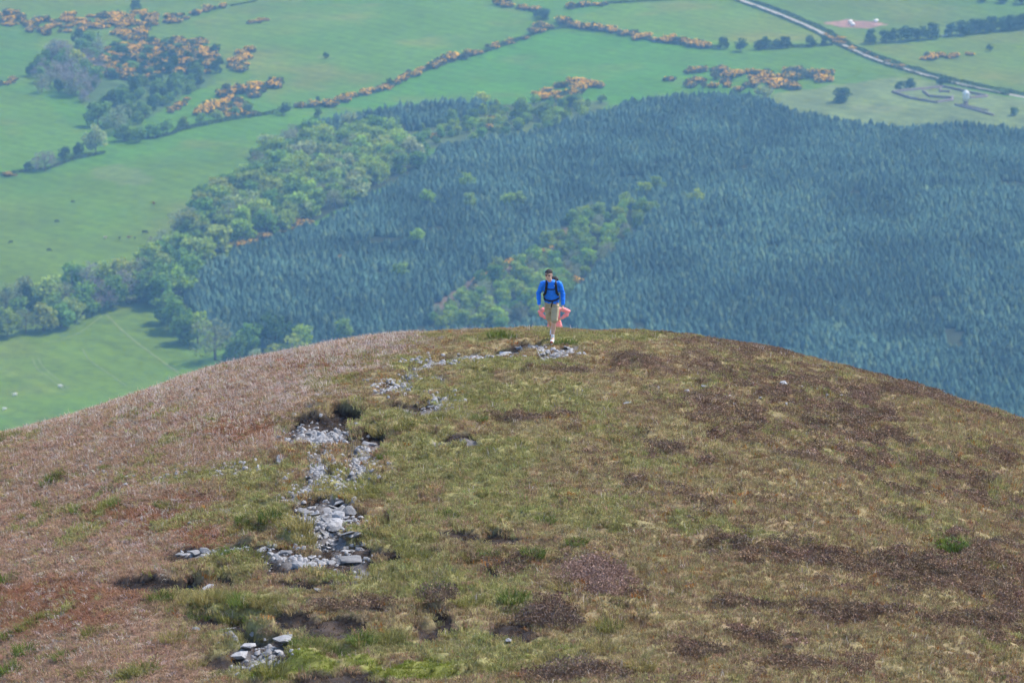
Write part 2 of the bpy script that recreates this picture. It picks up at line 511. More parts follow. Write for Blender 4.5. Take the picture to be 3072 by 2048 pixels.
def tree_at(x, y, h, tint, label, group=None, wide=1.0, name='broadleaf_tree', cat='tree'):
    global n_trees
    k = n_trees; n_trees += 1
    root = link(name, None, None, (x, y, valley_z(x, y)), rng.uniform(0, 6.28))
    root.empty_display_size = 2
    tag(root, label, cat, group)
    meshes = TWIGGY if tint in ('grey', 'greyolive') else CROWNS
    sc = (h * wide * rng.uniform(.92, 1.08), h * wide * rng.uniform(.92, 1.08), h)
    t = link('trunk', TRUNKS[k % 4], root, (0, 0, 0), 0, sc)
    c = link('crown', meshes[k % len(meshes)], root, (0, 0, 0), 0, sc)
    b = np.array(TINT[tint]) * rng.uniform(0.62, 0.98) * (1 + rng.uniform(-.08, .08, 3))
    c.color = (*b, 1)
    return root

def trees(rows, label=None, group=None):
    for row in rows:
        dx, dy, h, tint = row[:4]; wide = row[4] if len(row) > 4 else 1.0
        lab = row[5] if len(row) > 5 else label
        x, y, z = on_valley(dx, dy)
        tree_at(float(x), float(y), h * 1.18, tint, lab, group, wide * 1.08)

def scatter_poly(poly, step, jitter=0.45, seed=1):
    """World points spread evenly through a layout polygon."""
    r = np.random.default_rng(seed)
    wp = np.array(valley_poly(poly))
    gx, gy = np.meshgrid(np.arange(wp[:, 0].min(), wp[:, 0].max(), step), np.arange(wp[:, 1].min(), wp[:, 1].max(), step))
    gx = gx.ravel() + r.uniform(-jitter, jitter, gx.size) * step; gy = gy.ravel() + r.uniform(-jitter, jitter, gy.size) * step
    k = in_poly(gx, gy, [tuple(p) for p in wp])
    return gx[k], gy[k]

# ------------------------------------------------------------------ conifer plantation
def conifer_mesh(name, seed):
    r = np.random.default_rng(seed)
    V, F, A = [], [], []
    tiers = 13
    for i in range(tiers):
        u = i / (tiers - 1)
        z = 0.10 + 0.84 * u; rad = 0.24 * (1 - u ** 1.6) ** 0.8 * (0.8 + 0.2 * u) + 0.022
        n = 9 if u < 0.7 else 6
        for k in range(n):
            t = 2 * math.pi * (k + r.uniform(-.35, .35)) / n + i * 0.7; rr = rad * r.uniform(0.65, 1.2)
            c, s = math.cos(t), math.sin(t); w = rr * 0.34; lift = r.uniform(-0.01, 0.05)
            b = len(V)
            V += [(0, 0, z + 0.06), (rr * .55 * c - w * s, rr * .55 * s + w * c, z + lift * .5), (rr * c, rr * s, z - 0.03 + lift), (rr * .55 * c + w * s, rr * .55 * s - w * c, z + lift * .5)]
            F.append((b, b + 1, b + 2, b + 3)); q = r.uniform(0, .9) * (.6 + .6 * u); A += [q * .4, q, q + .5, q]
    b = len(V)
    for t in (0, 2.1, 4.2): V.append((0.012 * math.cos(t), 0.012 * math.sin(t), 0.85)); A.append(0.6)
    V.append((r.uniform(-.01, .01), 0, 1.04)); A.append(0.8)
    T = [(b, b + 1, b + 3), (b + 1, b + 2, b + 3), (b + 2, b, b + 3)]
    return V, F, T, A

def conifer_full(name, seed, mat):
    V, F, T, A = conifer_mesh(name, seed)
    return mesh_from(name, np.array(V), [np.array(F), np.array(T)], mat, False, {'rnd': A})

SOURCES = bpy.data.collections.new('scatter_sources')      # meshes handed to the scatter nodes; not linked to the scene

def scatter(name, P, rot, scl, tint, var, meshes):
    """One 'stuff' object: mesh copies on points, each with its own turn, size and tint."""
    me = bpy.data.meshes.new(name); n = len(P)
    me.vertices.add(n); me.vertices.foreach_set('co', np.asarray(P, np.float32).ravel())
    for k, v in (('rot', rot), ('scl', scl)):
        a = me.attributes.new(k, 'FLOAT_VECTOR', 'POINT'); a.data.foreach_set('vector', np.asarray(v, np.float32).ravel())
    a = me.attributes.new('tint', 'FLOAT_COLOR', 'POINT'); a.data.foreach_set('color', np.c_[tint, np.ones(n)].astype(np.float32).ravel())
    a = me.attributes.new('var', 'INT', 'POINT'); a.data.foreach_set('value', np.asarray(var, np.int32))
    me.update()
    o = link(name, me)
    ng = bpy.data.node_groups.new(name + '_nodes', 'GeometryNodeTree')
    ng.interface.new_socket('Geometry', in_out='INPUT', socket_type='NodeSocketGeometry')
    ng.interface.new_socket('Geometry', in_out='OUTPUT', socket_type='NodeSocketGeometry')
    gi, go = ng.nodes.new('NodeGroupInput'), ng.nodes.new('NodeGroupOutput')
    iop = ng.nodes.new('GeometryNodeInstanceOnPoints'); jn = ng.nodes.new('GeometryNodeJoinGeometry')
    m2p = ng.nodes.new('GeometryNodeMeshToPoints')
    for m in meshes:
        so = bpy.data.objects.new(name + '_source', m); SOURCES.objects.link(so)
        oi = ng.nodes.new('GeometryNodeObjectInfo'); oi.inputs['Object'].default_value = so
        g2i = ng.nodes.new('GeometryNodeGeometryToInstance')
        ng.links.new(oi.outputs['Geometry'], g2i.inputs[0]); ng.links.new(g2i.outputs[0], jn.inputs[0])
    def named(nm, typ):
        q = ng.nodes.new('GeometryNodeInputNamedAttribute'); q.data_type = typ; q.inputs['Name'].default_value = nm
        return q.outputs[0]
    e2r = ng.nodes.new('FunctionNodeEulerToRotation')
    ng.links.new(named('rot', 'FLOAT_VECTOR'), e2r.inputs[0])
    ng.links.new(gi.outputs[0], m2p.inputs[0]); ng.links.new(m2p.outputs[0], iop.inputs['Points'])
    ng.links.new(jn.outputs[0], iop.inputs['Instance'])
    iop.inputs['Pick Instance'].default_value = True
    ng.links.new(named('var', 'INT'), iop.inputs['Instance Index'])
    ng.links.new(e2r.outputs[0], iop.inputs['Rotation']); ng.links.new(named('scl', 'FLOAT_VECTOR'), iop.inputs['Scale'])
    ng.links.new(iop.outputs[0], go.inputs[0])
    md = o.modifiers.new('scatter', 'NODES'); md.node_group = ng
    return o

w_main = [tuple(p) for p in valley_poly(CONIFER_MAIN)]; w_rav = valley_poly(RAVINE); w_strip = valley_poly(WOOD_STRIP); w_clear = valley_poly(CLEARING)
ax, ay = scatter_poly(CONIFER_MAIN, 2.55, 0.42, 11)
bx, by = scatter_poly(CONIFER_TOP, 3.1, 0.42, 12)
cx_, cy_ = np.r_[ax, bx], np.r_[ay, by]
gap = fbm(cx_ / 22, cy_ / 22, 51, 2)
keep = ~in_poly(cx_, cy_, w_rav) & ~in_poly(cx_, cy_, w_strip) & ~in_poly(cx_, cy_, w_clear) & (gap > -0.31) & (rng.uniform(size=len(cx_)) > 0.08)
RIDE = [(1000, 706), (1090, 648), (1190, 604), (1250, 572), (1305, 536), (1345, 490)]
rp = project(cx_, cy_, valley_z(cx_, cy_))
keep &= line_dist(rp[0], rp[1], RIDE) > 8
cx_, cy_ = cx_[keep], cy_[keep]
patch = fbm(cx_ / 40, cy_ / 40, 53, 3)
ch = np.r_[np.full(len(ax), 1.0), np.full(len(bx), 1.45)][keep] * (4.2 + 2.6 * patch + rng.normal(0, 0.9, len(cx_))).clip(3.0, 7.5)
ct = np.array((0.073, 0.142, 0.118)) * (1 + 1.1 * patch + rng.normal(0, 0.2, len(cx_)))[:, None].clip(0.5, 1.9)
warm = (rng.uniform(size=len(cx_)) < 0.16)[:, None]
ct = np.where(warm, ct * np.array((1.7, 1.35, 1.0)), ct)
wd = rng.uniform(1.25, 2.0, len(cx_))
# trees along the upper margin stand out one by one; they become things, the mass behind them one stand
pj = project(cx_, cy_, valley_z(cx_, cy_))
edge = line_dist(pj[0], pj[1], [(715, 300), (770, 280), (860, 262), (960, 250), (1060, 243), (1150, 250)]) < 6
edge |= line_dist(pj[0], pj[1], [(1440, 240), (1560, 222), (1700, 220), (1765, 232), (1830, 262), (1950, 285), (2060, 300), (2200, 285), (2380, 305)]) < 3.2
CON = [conifer_full('conifer', 400 + k, M_LEAF_I) for k in range(6)]
CON_O = [conifer_full('crown', 400 + k, M_LEAF_O) for k in range(4)]
tv, tf = tubes([((0, 0, -0.02, 0.014), (0, 0, 0.9, 0.003))])
CON_TRUNK = mesh_from('trunk', tv, tf, M_BARK, True)
e_idx = np.where(edge)[0][:140]
for i in e_idx:
    root = link('conifer_tree', None, None, (cx_[i], cy_[i], valley_z(cx_[i], cy_[i])), rng.uniform(0, 6.28))
    tag(root, 'dark conifer on the upper margin of the plantation, standing against the pasture', 'tree', 'conifers along the upper plantation edge')
    s_ = (ch[i] * wd[i], ch[i] * wd[i], ch[i])
    link('trunk', CON_TRUNK, root, scl=s_)
    link('crown', CON_O[i % 4], root, scl=s_).color = (*ct[i], 1)
rest = np.ones(len(cx_), bool); rest[e_idx] = False
n = int(rest.sum())
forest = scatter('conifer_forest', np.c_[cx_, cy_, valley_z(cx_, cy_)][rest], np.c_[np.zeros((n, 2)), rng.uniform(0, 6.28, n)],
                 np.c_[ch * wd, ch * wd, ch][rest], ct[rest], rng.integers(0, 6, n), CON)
tag(forest, 'dense blue-green conifer plantation covering the valley side', 'forest', kind='stuff')
print('conifers', n, len(e_idx))

# ------------------------------------------------------------------ single trees of the valley
trees([
    (403, 762, 15, 'green', 0.95, 'mid-green tree at the corner where pasture, hedge trees and conifers meet'),
    (424, 787, 13, 'green', 0.85, 'narrow green tree just below the corner of the small pasture'),
    (455, 789, 14, 'fresh', 0.9, 'fresh green rounded tree beside the big pale tree at the plantation foot'),
    (495, 826, 19, 'greyolive', 1.0, 'large pale grey-green domed tree at the lower edge of the plantation'),
    (541, 842, 14, 'green', 0.8, 'green tree standing in front of the large pale domed tree'),
    (576, 818, 15, 'green', 0.9, 'green tree between the pale domed tree and the dark tree by the conifers'),
    (633, 808, 17, 'dark', 0.95, 'tall dark bluish tree on the lower plantation margin'),
    (690, 806, 12, 'fresh', 0.9, 'small bright green tree before the conifers, behind the hill shoulder'),
    (672, 842, 13, 'olive', 1.35, 'broad yellowish tree peeping over the hill edge'),
    (583, 850, 9, 'pale', 1.0, 'low pale bush-like tree just above the hill edge'),
    (793, 785, 11, 'fresh', 0.9, 'lone light green tree among the conifers near the hill brow'),
    (165, 214, 18, 'grey', 1.05, 'largest lilac-grey leafless tree at the lower left of the gorse scrub'),
    (132, 196, 15, 'grey', 0.8, 'bluish grey leafless tree close behind the largest grey tree'),
    (138, 140, 13, 'grey', 1.05, 'grey leafless tree at the upper corner of the gorse scrub'),
    (178, 151, 10, 'lime', 0.95, 'bright yellow-green tree among the grey trees of the scrub'),
    (210, 118, 12, 'green', 1.05, 'rounded green tree at the top of the scrub beside the gorse'),
    (97, 212, 11, 'greyolive', 1.0, 'dull olive tree at the left foot of the grey trees'),
    (76, 174, 8, 'dark', 1.0, 'small dark tree in the hedge left of the grey trees'),
    (270, 304, 16, 'greyolive', 1.05, 'brownish grey domed tree low in the scrub'),
    (226, 288, 14, 'green', 1.05, 'deep green tree left of the brownish grey domed tree'),
    (220, 350, 15, 'pale', 0.8, 'pale thin-leaved tree where the scrub meets the lower hedge'),
    (103, 391, 11, 'grey', 1.1, 'round grey-green tree in the hedge across the left pasture'),
    (150, 364, 6.5, 'dark', 1.1, 'small dark bush-tree in the left hedge below the pale thin tree'),
    (183, 357, 7.5, 'dark', 0.9, 'upright dark bush-tree in the left hedge beside the pale thin tree'),
    (63, 390, 4.5, 'dark', 1.0, 'small dark shrub in the left hedge next to the round grey tree'),
    (313, 21, 6.5, 'dark', 1.1, 'dark round tree rising from the gorse band at the top'),
    (653, 264, 7.5, 'dark', 0.95, 'dark round lone tree in the hedge gap by the middle pasture'),
    (730, 240, 4.5, 'dark', 0.8, 'tiny upright dark tree above the plantation corner'),
    (733, 270, 6.5, 'green', 0.9, 'small green tree at the upper corner of the plantation'),
    (894, 200, 5.5, 'dark', 0.9, 'small dark green tree in the long diagonal gorse hedge'),
    (748, 134, 4.0, 'dark', 1.0, 'tiny dark bush alone in the large upper pasture'),
    (1252, 44, 7.0, 'dark', 1.25, 'dark spreading tree at the top end of the diagonal gorse hedge'),
    (1237, 40, 5.5, 'dark', 1.2, 'low dark tree beside the gorse at the hedge junction'),
    (1137, 272, 7.5, 'fresh', 1.0, 'round bright green tree in the clearing between conifer blocks'),
    (1037, 290, 9.5, 'green', 0.9, 'tall green tree at the left end of the clearing'),
    (1042, 306, 8.0, 'fresh', 1.0, 'light green tree in front of the tall one at the clearing'),
    (1197, 270, 10.5, 'green', 0.9, 'tallest green tree in the middle of the clearing'),
    (1251, 274, 9.5, 'green', 0.9, 'second tall green tree in the clearing, by the main conifers'),
    (1277, 271, 6.5, 'fresh', 1.05, 'small round lime-green tree at the right end of the clearing'),
    (1291, 250, 6.5, 'green', 1.0, 'green tree under the gorse at the clearing top'),
    (1316, 246, 6.5, 'dark', 1.0, 'dark bushy tree under the gorse at the clearing top'),
    (1104, 236, 6.5, 'lime', 1.5, 'wide pale yellow-green tree behind the upper conifer block'),
    (1755, 226, 7.5, 'pale', 1.5, 'wide pale tree at the upper right corner of the conifers'),
    (1661, 112, 7.5, 'dark', 0.95, 'first dark lone tree in the hedge above the gorse patch'),
    (1701, 118, 8.5, 'dark', 0.9, 'second dark lone tree in the hedge above the gorse patch'),
    (1935, 233, 8.0, 'dark', 1.6, 'broad dark bush in the rough grass left of the stone pen'),
    (2065, 207, 5.5, 'dark', 1.0, 'dark bush at the near corner of the stone pen'),
    (2090, 204, 6.5, 'dark', 1.1, 'taller dark bush behind the stone pen'),
    (2164, 197, 6.0, 'dark', 1.5, 'wide dark bush between stone pen and road'),
    (2328, 264, 4.5, 'dark', 1.2, 'small dark bush below the ruined wall at the right'),
    (2272, 117, 4.5, 'dark', 0.9, 'small round dark bush alone in the right pasture'),
    (1998, 100, 9.0, 'dark', 1.0, 'round dark tree at the road end of the right hedge'),
])
trees([(1742, 113, 6, 'dark'), (1758, 112, 7.5, 'dark'), (1782, 111, 6, 'dark'), (1803, 110, 7.5, 'dark'), (1862, 106, 7, 'dark'), (1893, 104, 5.5, 'dark')],
      'dark hawthorn tree in the hedge that meets the road', 'hawthorns in the hedge left of the road')
trees([(2035 + 21 * k, 98 - 1.9 * k, 8 + (k % 3) * .8, 'dark', 1.1) for k in range(6)], 'dark tree in the short hedge right of the road', 'trees of the short right hedge')
trees([(2185 + 19 * k, 83 - 2.2 * k, 8.5 + (k % 2), 'dark', 1.1) for k in range(12)], 'dark tree in the long hedge at the right edge', 'trees of the long right hedge')
trees([(2262, 3, 6, 'dark', 1.3), (2300, 6, 6, 'dark', 1.3), (2345, 8, 7, 'dark', 1.3)], 'dark hedge tree at the top right corner', 'hedge trees at the top right')
LOOK = {'fresh': 'bright spring-green', 'green': 'mid-green', 'olive': 'yellowish olive', 'pale': 'pale thin-leaved', 'greyolive': 'greyish half-bare', 'dark': 'dark green', 'grey': 'grey leafless'}
# hedge of big trees on the left
row = []
for k, (dx, dy, h, tint) in enumerate([(-25, 772, 14, 'green'), (18, 772, 13, 'olive'), (60, 764, 11, 'greyolive'), (100, 760, 12, 'olive'), (140, 752, 11, 'green'), (170, 738, 11, 'olive'),
        (15, 720, 14, 'greyolive'), (110, 705, 14, 'olive'), (150, 708, 13, 'greyolive'), (190, 720, 14, 'green'), (225, 712, 15, 'grey'), (255, 705, 15, 'green'), (290, 695, 15, 'grey'),
        (320, 690, 14, 'green'), (165, 672, 13, 'green'), (200, 675, 15, 'grey'), (240, 672, 14, 'olive'), (275, 668, 15, 'olive'), (310, 665, 15, 'greyolive'), (345, 690, 15, 'green'), (375, 705, 14, 'green'),
        (50, 695, 12, 'pale'), (345, 655, 14, 'green'), (372, 668, 13, 'green'), (385, 740, 13, 'green'), (130, 730, 12, 'green'), (40, 745, 12, 'green')]):
    lab = f"{LOOK[tint]} hedgerow tree below the cattle pasture, {'front' if dy > 725 else 'middle' if dy > 685 else 'back'} row, {'at the left edge' if dx < 80 else 'mid-row' if dx < 220 else 'at the wood end'}"
    row.append((dx, dy, h, tint, rng.uniform(.9, 1.15), lab))
trees(row, None, 'hedgerow trees below the cattle pasture')
trees([(65, 722, 14, 'dark', 0.5, 'narrow near-black tree in the left hedgerow of trees'), (17, 705, 9, 'dark', 0.6, 'short near-black tree at the far left of the hedgerow of trees')])
# broadleaved strip between pasture and conifers
def stand(poly, step, seed, pick, hlo, hhi, name, where, group, centre, wide=(.9, 1.2), keep=1.0):
    """Trees spread through a wood; the label says colour, size and which part of the wood."""
    gx, gy = scatter_poly(poly, step, .42, seed)
    dxs, dys = project(gx, gy, valley_z(gx, gy))
    for k in range(len(gx)):
        if rng.uniform() > keep: continue
        tint = pick(rng.uniform()); h = rng.uniform(hlo, hhi)
        size = 'tall' if h > hlo + .7 * (hhi - hlo) else 'small' if h < hlo + .3 * (hhi - hlo) else 'medium-sized'
        part = where(dxs[k], dys[k])
        tree_at(gx[k], gy[k], h, tint, f'{size} {LOOK[tint]} tree in {part} of {centre}', f'{group}: {part}', rng.uniform(*wide), name)
stand(WOOD_STRIP, 11.8, 21, lambda q: 'fresh' if q < .42 else 'green' if q < .66 else 'olive' if q < .82 else 'pale' if q < .93 else 'greyolive', 10, 15.5, 'broadleaf_tree',
      lambda x, y: 'the top end' if x > 800 else 'the upper middle' if x > 660 else 'the lower middle' if x > 500 else 'the bottom end', 'broadleaved strip', 'the broadleaved strip by the conifers', (1.0, 1.35))
stand(RAVINE, 9.2, 22, lambda q: 'fresh' if q < .5 else 'green' if q < .85 else 'greyolive', 6, 9.8, 'small_broadleaf',
      lambda x, y: 'the far end' if y < 560 else 'the middle' if y < 650 else 'the near end', 'ravine wood', 'the green ravine through the conifers', (.95, 1.25))  # broadleaf trees like those of the strip, only smaller
stand([(85, 135), (150, 105), (235, 100), (245, 170), (205, 240), (120, 222), (80, 200)], 13, 25, lambda q: 'grey' if q < .45 else 'greyolive' if q < .65 else 'green' if q < .85 else 'dark', 8, 13, 'broadleaf_tree',
      lambda x, y: 'the upper part' if y < 165 else 'the lower part', 'grey wood', 'the grey wood by the gorse', (.95, 1.2))
trees([(dx, dy, 8, 'fresh', 1.0) for dx, dy in ((1075, 432), (1080, 480), (1165, 478), (1190, 476), (985, 470), (1480, 452), (1440, 476), (1510, 440), (800, 470), (765, 440), (960, 560), (920, 640), (1600, 470))],
      'lone light green tree standing up among the dark conifers', 'light trees inside the plantation')
stand(CLEARING, 9.5, 23, lambda q: 'fresh' if q < .5 else 'green', 4, 7.5, 'small_broadleaf', lambda x, y: 'the left end' if x < 1060 else 'the middle' if x < 1220 else 'the right end', 'clearing', 'the clearing between conifer blocks', (1.1, 1.3), .6)
SCRUB_GREEN = [(240, 235), (300, 200), (370, 185), (440, 165), (500, 165), (470, 200), (400, 235), (350, 270), (300, 300), (250, 300), (215, 265)]
stand(SCRUB_GREEN, 11, 24, lambda q: 'green' if q < .6 else 'dark', 6, 10, 'small_broadleaf', lambda x, y: 'the left half' if x < 330 else 'the right half', 'scrub trees', 'the lower gorse scrub', (1.0, 1.3))
stand([(200, 130), (330, 100), (490, 108), (512, 140), (480, 170), (380, 190), (230, 190)], 13, 26, lambda q: 'green' if q < .35 else 'dark', 4.5, 7.5, 'small_broadleaf', lambda x, y: 'the left half' if x < 350 else 'the right half', 'shrubs among gorse', 'the upper gorse scrub', (1.2, 1.5))  # green shrubs among the gorse, shaped from the broadleaf crowns
trees([(285, 322, 9, 'green', 1.1), (315, 326, 8, 'green', 1.1), (350, 316, 8, 'green', 1.1), (382, 306, 8, 'green', 1.0), (420, 293, 6, 'green', 1.3), (460, 284, 6, 'green', 1.3), (500, 276, 6, 'olive', 1.3),
       (540, 268, 6, 'green', 1.2), (572, 262, 7, 'green', 1.1)], 'green tree in the hedge at the foot of the gorse scrub', 'hedge trees at the foot of the scrub')

# ------------------------------------------------------------------ gorse
M_GORSE = leaf_mat('gorse_leaves', 'OBJECT', 0.15, 0.8)
m_bl, nt, out = new_mat('gorse_blossom')
r_ = attr(nt, 'rnd').outputs['Fac']
bsdf(nt, out, ramp(nt, r_, [(0.0, (0.66, 0.32, 0.002)), (0.5, (0.84, 0.46, 0.002)), (1.0, (0.90, 0.58, 0.004))]), 0.8, 0.1)
def gorse_meshes(seed, bloom):
    r = np.random.default_rng(seed)
    L = np.c_[r.uniform(-.38, .38, 9), r.uniform(-.38, .38, 9), r.uniform(.12, .34, 9), r.uniform(.16, .26, 9)]
    def shell(n, lo, hi, upper):
        pick = r.integers(0, 9, n); d = r.normal(size=(n, 3)); d /= np.linalg.norm(d, axis=1)[:, None]
        if upper: d[:, 2] = np.abs(d[:, 2])
        c = L[pick, :3] + d * (L[pick, 3] * r.uniform(lo, hi, n))[:, None]
        c[:, 2] = np.abs(c[:, 2]); return c
    c = shell(340, .6, 1.06, False); v, f, a = cards(c, r.uniform(.07, .15, len(c)), 0, 1, seed)
    fol = mesh_from('foliage', v, f, M_GORSE, False, {'rnd': a})
    hot = L[r.choice(9, max(1, int(bloom * 9)), replace=False)]
    c = shell(int(50 + 280 * bloom), .95, 1.11, True)
    near = np.min(np.linalg.norm(c[:, None, :] - hot[None, :, :3], axis=2) - hot[None, :, 3], axis=1)
    c = c[near < .10]
    v, f, a = cards(c, r.uniform(.05, .10, len(c)), .5, 1, seed + 1)
    return fol, mesh_from('blossom', v, f, m_bl, False, {'rnd': a})
GORSE = [gorse_meshes(500 + k, b) for k, b in enumerate((.25, .45, .7, .9, .55, .35))]
n_gorse = 0
def gorse_at(x, y, size, label, group):
    global n_gorse
    fol, blo = GORSE[rng.integers(0, 6)]; n_gorse += 1
    sc = (size * rng.uniform(.8, 1.25), size * rng.uniform(.8, 1.25), size * rng.uniform(.55, .85))
    o = link('gorse_bush', fol, None, (x, y, valley_z(x, y) - .1), rng.uniform(0, 6.28), sc)
    o.color = (*(np.array((0.095, 0.105, 0.048)) * rng.uniform(.75, 1.35)), 1)
    tag(o, label, 'bush', group)
    link('blossom', blo, o)
def gorse_line(pts, spacing, size, label, group, spread=1.5):
    p = np.array(pts, float); x, y, z = on_valley(p[:, 0], p[:, 1])
    d = np.r_[0, np.cumsum(np.hypot(np.diff(x), np.diff(y)))]
    spacing *= 1.45; size *= 1.6
    for s in np.arange(0, d[-1], spacing):
        s = s + rng.uniform(-.4, .4) * spacing
        if rng.uniform() < .06: continue
        gorse_at(np.interp(s, d, x) + rng.normal(0, spread), np.interp(s, d, y) + rng.normal(0, spread), size * rng.uniform(.65, 1.3), label, group)
def gorse_poly(poly, step, size, label, group, seed, keep=.85):
    gx, gy = scatter_poly(poly, step * 1.62, .45, seed); size *= 1.62
    if not len(gx): return
    mx_, my_ = np.median(gx), np.median(gy)
    for k in range(len(gx)):
        at = ('upper ' if gy[k] > my_ else 'lower ') + ('right' if gx[k] > mx_ else 'left')
        if rng.uniform() < keep + .06: gorse_at(gx[k], gy[k], size * rng.uniform(.7, 1.3), f'{label}, at its {at}', f'{group}, {at}')
gorse_line([(690, 246), (760, 243), (800, 224), (870, 209), (900, 196), (960, 167), (1040, 137), (1105, 121)], 4.4, 5.6, 'orange-flowered gorse bush in the lower half of the long diagonal hedge', 'gorse of the diagonal hedge, lower half')
gorse_line([(1125, 110), (1140, 107), (1175, 96), (1205, 90)], 5.5, 5.2, 'orange-flowered gorse bush in the gappy middle of the diagonal hedge', 'gorse of the diagonal hedge, middle')
gorse_line([(1228, 76), (1260, 66), (1300, 62), (1350, 66), (1400, 72), (1450, 80), (1500, 92), (1545, 97), (1600, 106), (1622, 110)], 4.6, 6.2, 'orange-flowered gorse bush in the hedge bending down towards the road', 'gorse of the hedge towards the road')
gorse_line([(1255, 60), (1290, 54), (1330, 60), (1420, 68)], 7, 6.0, 'orange-flowered gorse bush in the hedge bending down towards the road', 'gorse of the hedge towards the road')
gorse_line([(1150, 12), (1185, 18), (1235, 28)], 6, 6.5, 'gorse bush in the short hedge at the top centre', 'gorse at the top centre')
gorse_line([(1312, 18), (1345, 15), (1390, 12), (1410, 10)], 6.5, 6, 'gorse bush in the hedge at the top, right of centre', 'gorse at the top right of centre')
gorse_poly([(1232, 222), (1262, 200), (1330, 190), (1410, 196), (1412, 206), (1340, 215), (1300, 230), (1240, 236)], 7.0, 6.6, 'orange gorse bush in the small patch above the clearing', 'gorse patch above the clearing', 61)
gorse_poly([(1502, 192), (1560, 178), (1640, 186), (1690, 166), (1760, 156), (1800, 168), (1900, 176), (1900, 206), (1830, 206), (1740, 212), (1640, 206), (1560, 206)], 8.0, 7.0, 'orange gorse bush in the patch above the main conifers', 'gorse patch above the main conifers', 62, .8)
gorse_poly([(1588, 168), (1620, 156), (1690, 154), (1680, 170), (1620, 172)], 7.0, 6.0, 'orange gorse bush in the narrow outlier of the large patch', 'gorse outlier in the upper pasture', 63)
gorse_poly([(515, 158), (540, 125), (560, 112), (606, 112), (600, 132), (570, 145), (575, 160), (530, 172)], 7.2, 6.2, 'gorse bush in the clump beside the large scrub', 'gorse clump beside the scrub', 64, .95)
gorse_poly([(450, 262), (480, 230), (530, 205), (600, 188), (648, 186), (640, 205), (604, 225), (560, 245), (640, 256), (560, 270), (500, 272)], 8.5, 6.5, 'gorse bush on the bank below the large scrub', 'gorse on the bank below the scrub', 65, .8)
gorse_line([(385, 258), (410, 245), (435, 225)], 5, 3.6, 'low gorse bush along the scrub path', 'low gorse on the scrub path', 1)
gorse_poly([(205, 150), (240, 118), (330, 98), (440, 92), (490, 108), (512, 140), (500, 170), (440, 168), (330, 182), (230, 182)], 6.2, 6.0, 'gorse bush in the large scrub on the left', 'gorse of the large scrub', 66, 1.0)
gorse_poly([(255, 95), (265, 72), (345, 62), (352, 85), (340, 96)], 6.8, 6.6, 'bright orange gorse bush above the scrub', 'bright gorse above the scrub', 67)
gorse_poly([(-20, 20), (45, 30), (70, 52), (130, 48), (180, 32), (260, 38), (300, 22), (350, 30), (352, 62), (250, 66), (180, 78), (120, 84), (60, 74), (-20, 52)], 6.6, 6.0, 'gorse bush in the band across the top left pastures', 'gorse band at the top left', 68, .8)
gorse_poly([(340, 62), (352, 45), (440, 32), (442, 44), (400, 56), (350, 66)], 7.0, 5.6, 'gorse bush in the wedge right of the top band', 'gorse wedge at the top left', 69, .85)
gorse_line([(440, 34), (480, 24), (530, 14)], 4.6, 5.5, 'yellow gorse bush in the tapering end of the top left band', 'gorse at the tapering end')
gorse_line([(578, 54), (610, 46)], 4.5, 4.0, 'short low gorse bush alone in the upper pasture', 'lone short gorse row')
gorse_line([(-10, 196), (20, 190), (48, 176)], 5, 5, 'gorse bush in the hedge at the left edge', 'gorse at the left edge')
gorse_line([(10, 404), (40, 400)], 5, 4, 'dark gorse bush at the left end of the lower hedge', 'gorse of the lower left hedge')
gorse_line([(545, 572), (600, 545), (660, 528), (718, 512)], 5.5, 5, 'gorse bush in the gap between conifers and broadleaved strip', 'gorse in the plantation gap')
gorse_line([(1085, 668), (1130, 640), (1200, 606), (1250, 575), (1298, 545)], 5.2, 5, 'gorse bush on the upper rim of the ravine behind the hikers', 'gorse along the ravine')
gorse_line([(1290, 660), (1330, 655), (1345, 640)], 7, 4.5, 'orange gorse bush near the head of the hiker, at the ravine edge', 'gorse at the ravine edge by the hiker')
gorse_poly([(940, 318), (1000, 300), (1100, 275), (1180, 250), (1240, 255), (1210, 285), (1060, 312), (960, 328)], 12, 4.4, 'low gorse bush in the clearing between conifers', 'gorse of the clearing', 70, .8)
gorse_line([(2128, 136), (2152, 130)], 4.5, 6, 'dense reddish gorse bush in the right pasture', 'gorse clump in the right pasture')
gorse_line([(2180, 132), (2220, 127), (2252, 126)], 5, 6, 'gorse bush in the row at the right pasture', 'gorse row in the right pasture')
gorse_line([(1900, 82), (1930, 100), (1990, 122), (2030, 138), (2072, 158)], 9, 3.6, 'small gorse bush on the near verge of the road', 'gorse on the road verge')
gorse_line([(770, 592), (782, 590)], 8, 4, 'small gorse bush showing between conifers left of the ravine', 'gorse between the conifers')
print('gorse', n_gorse)

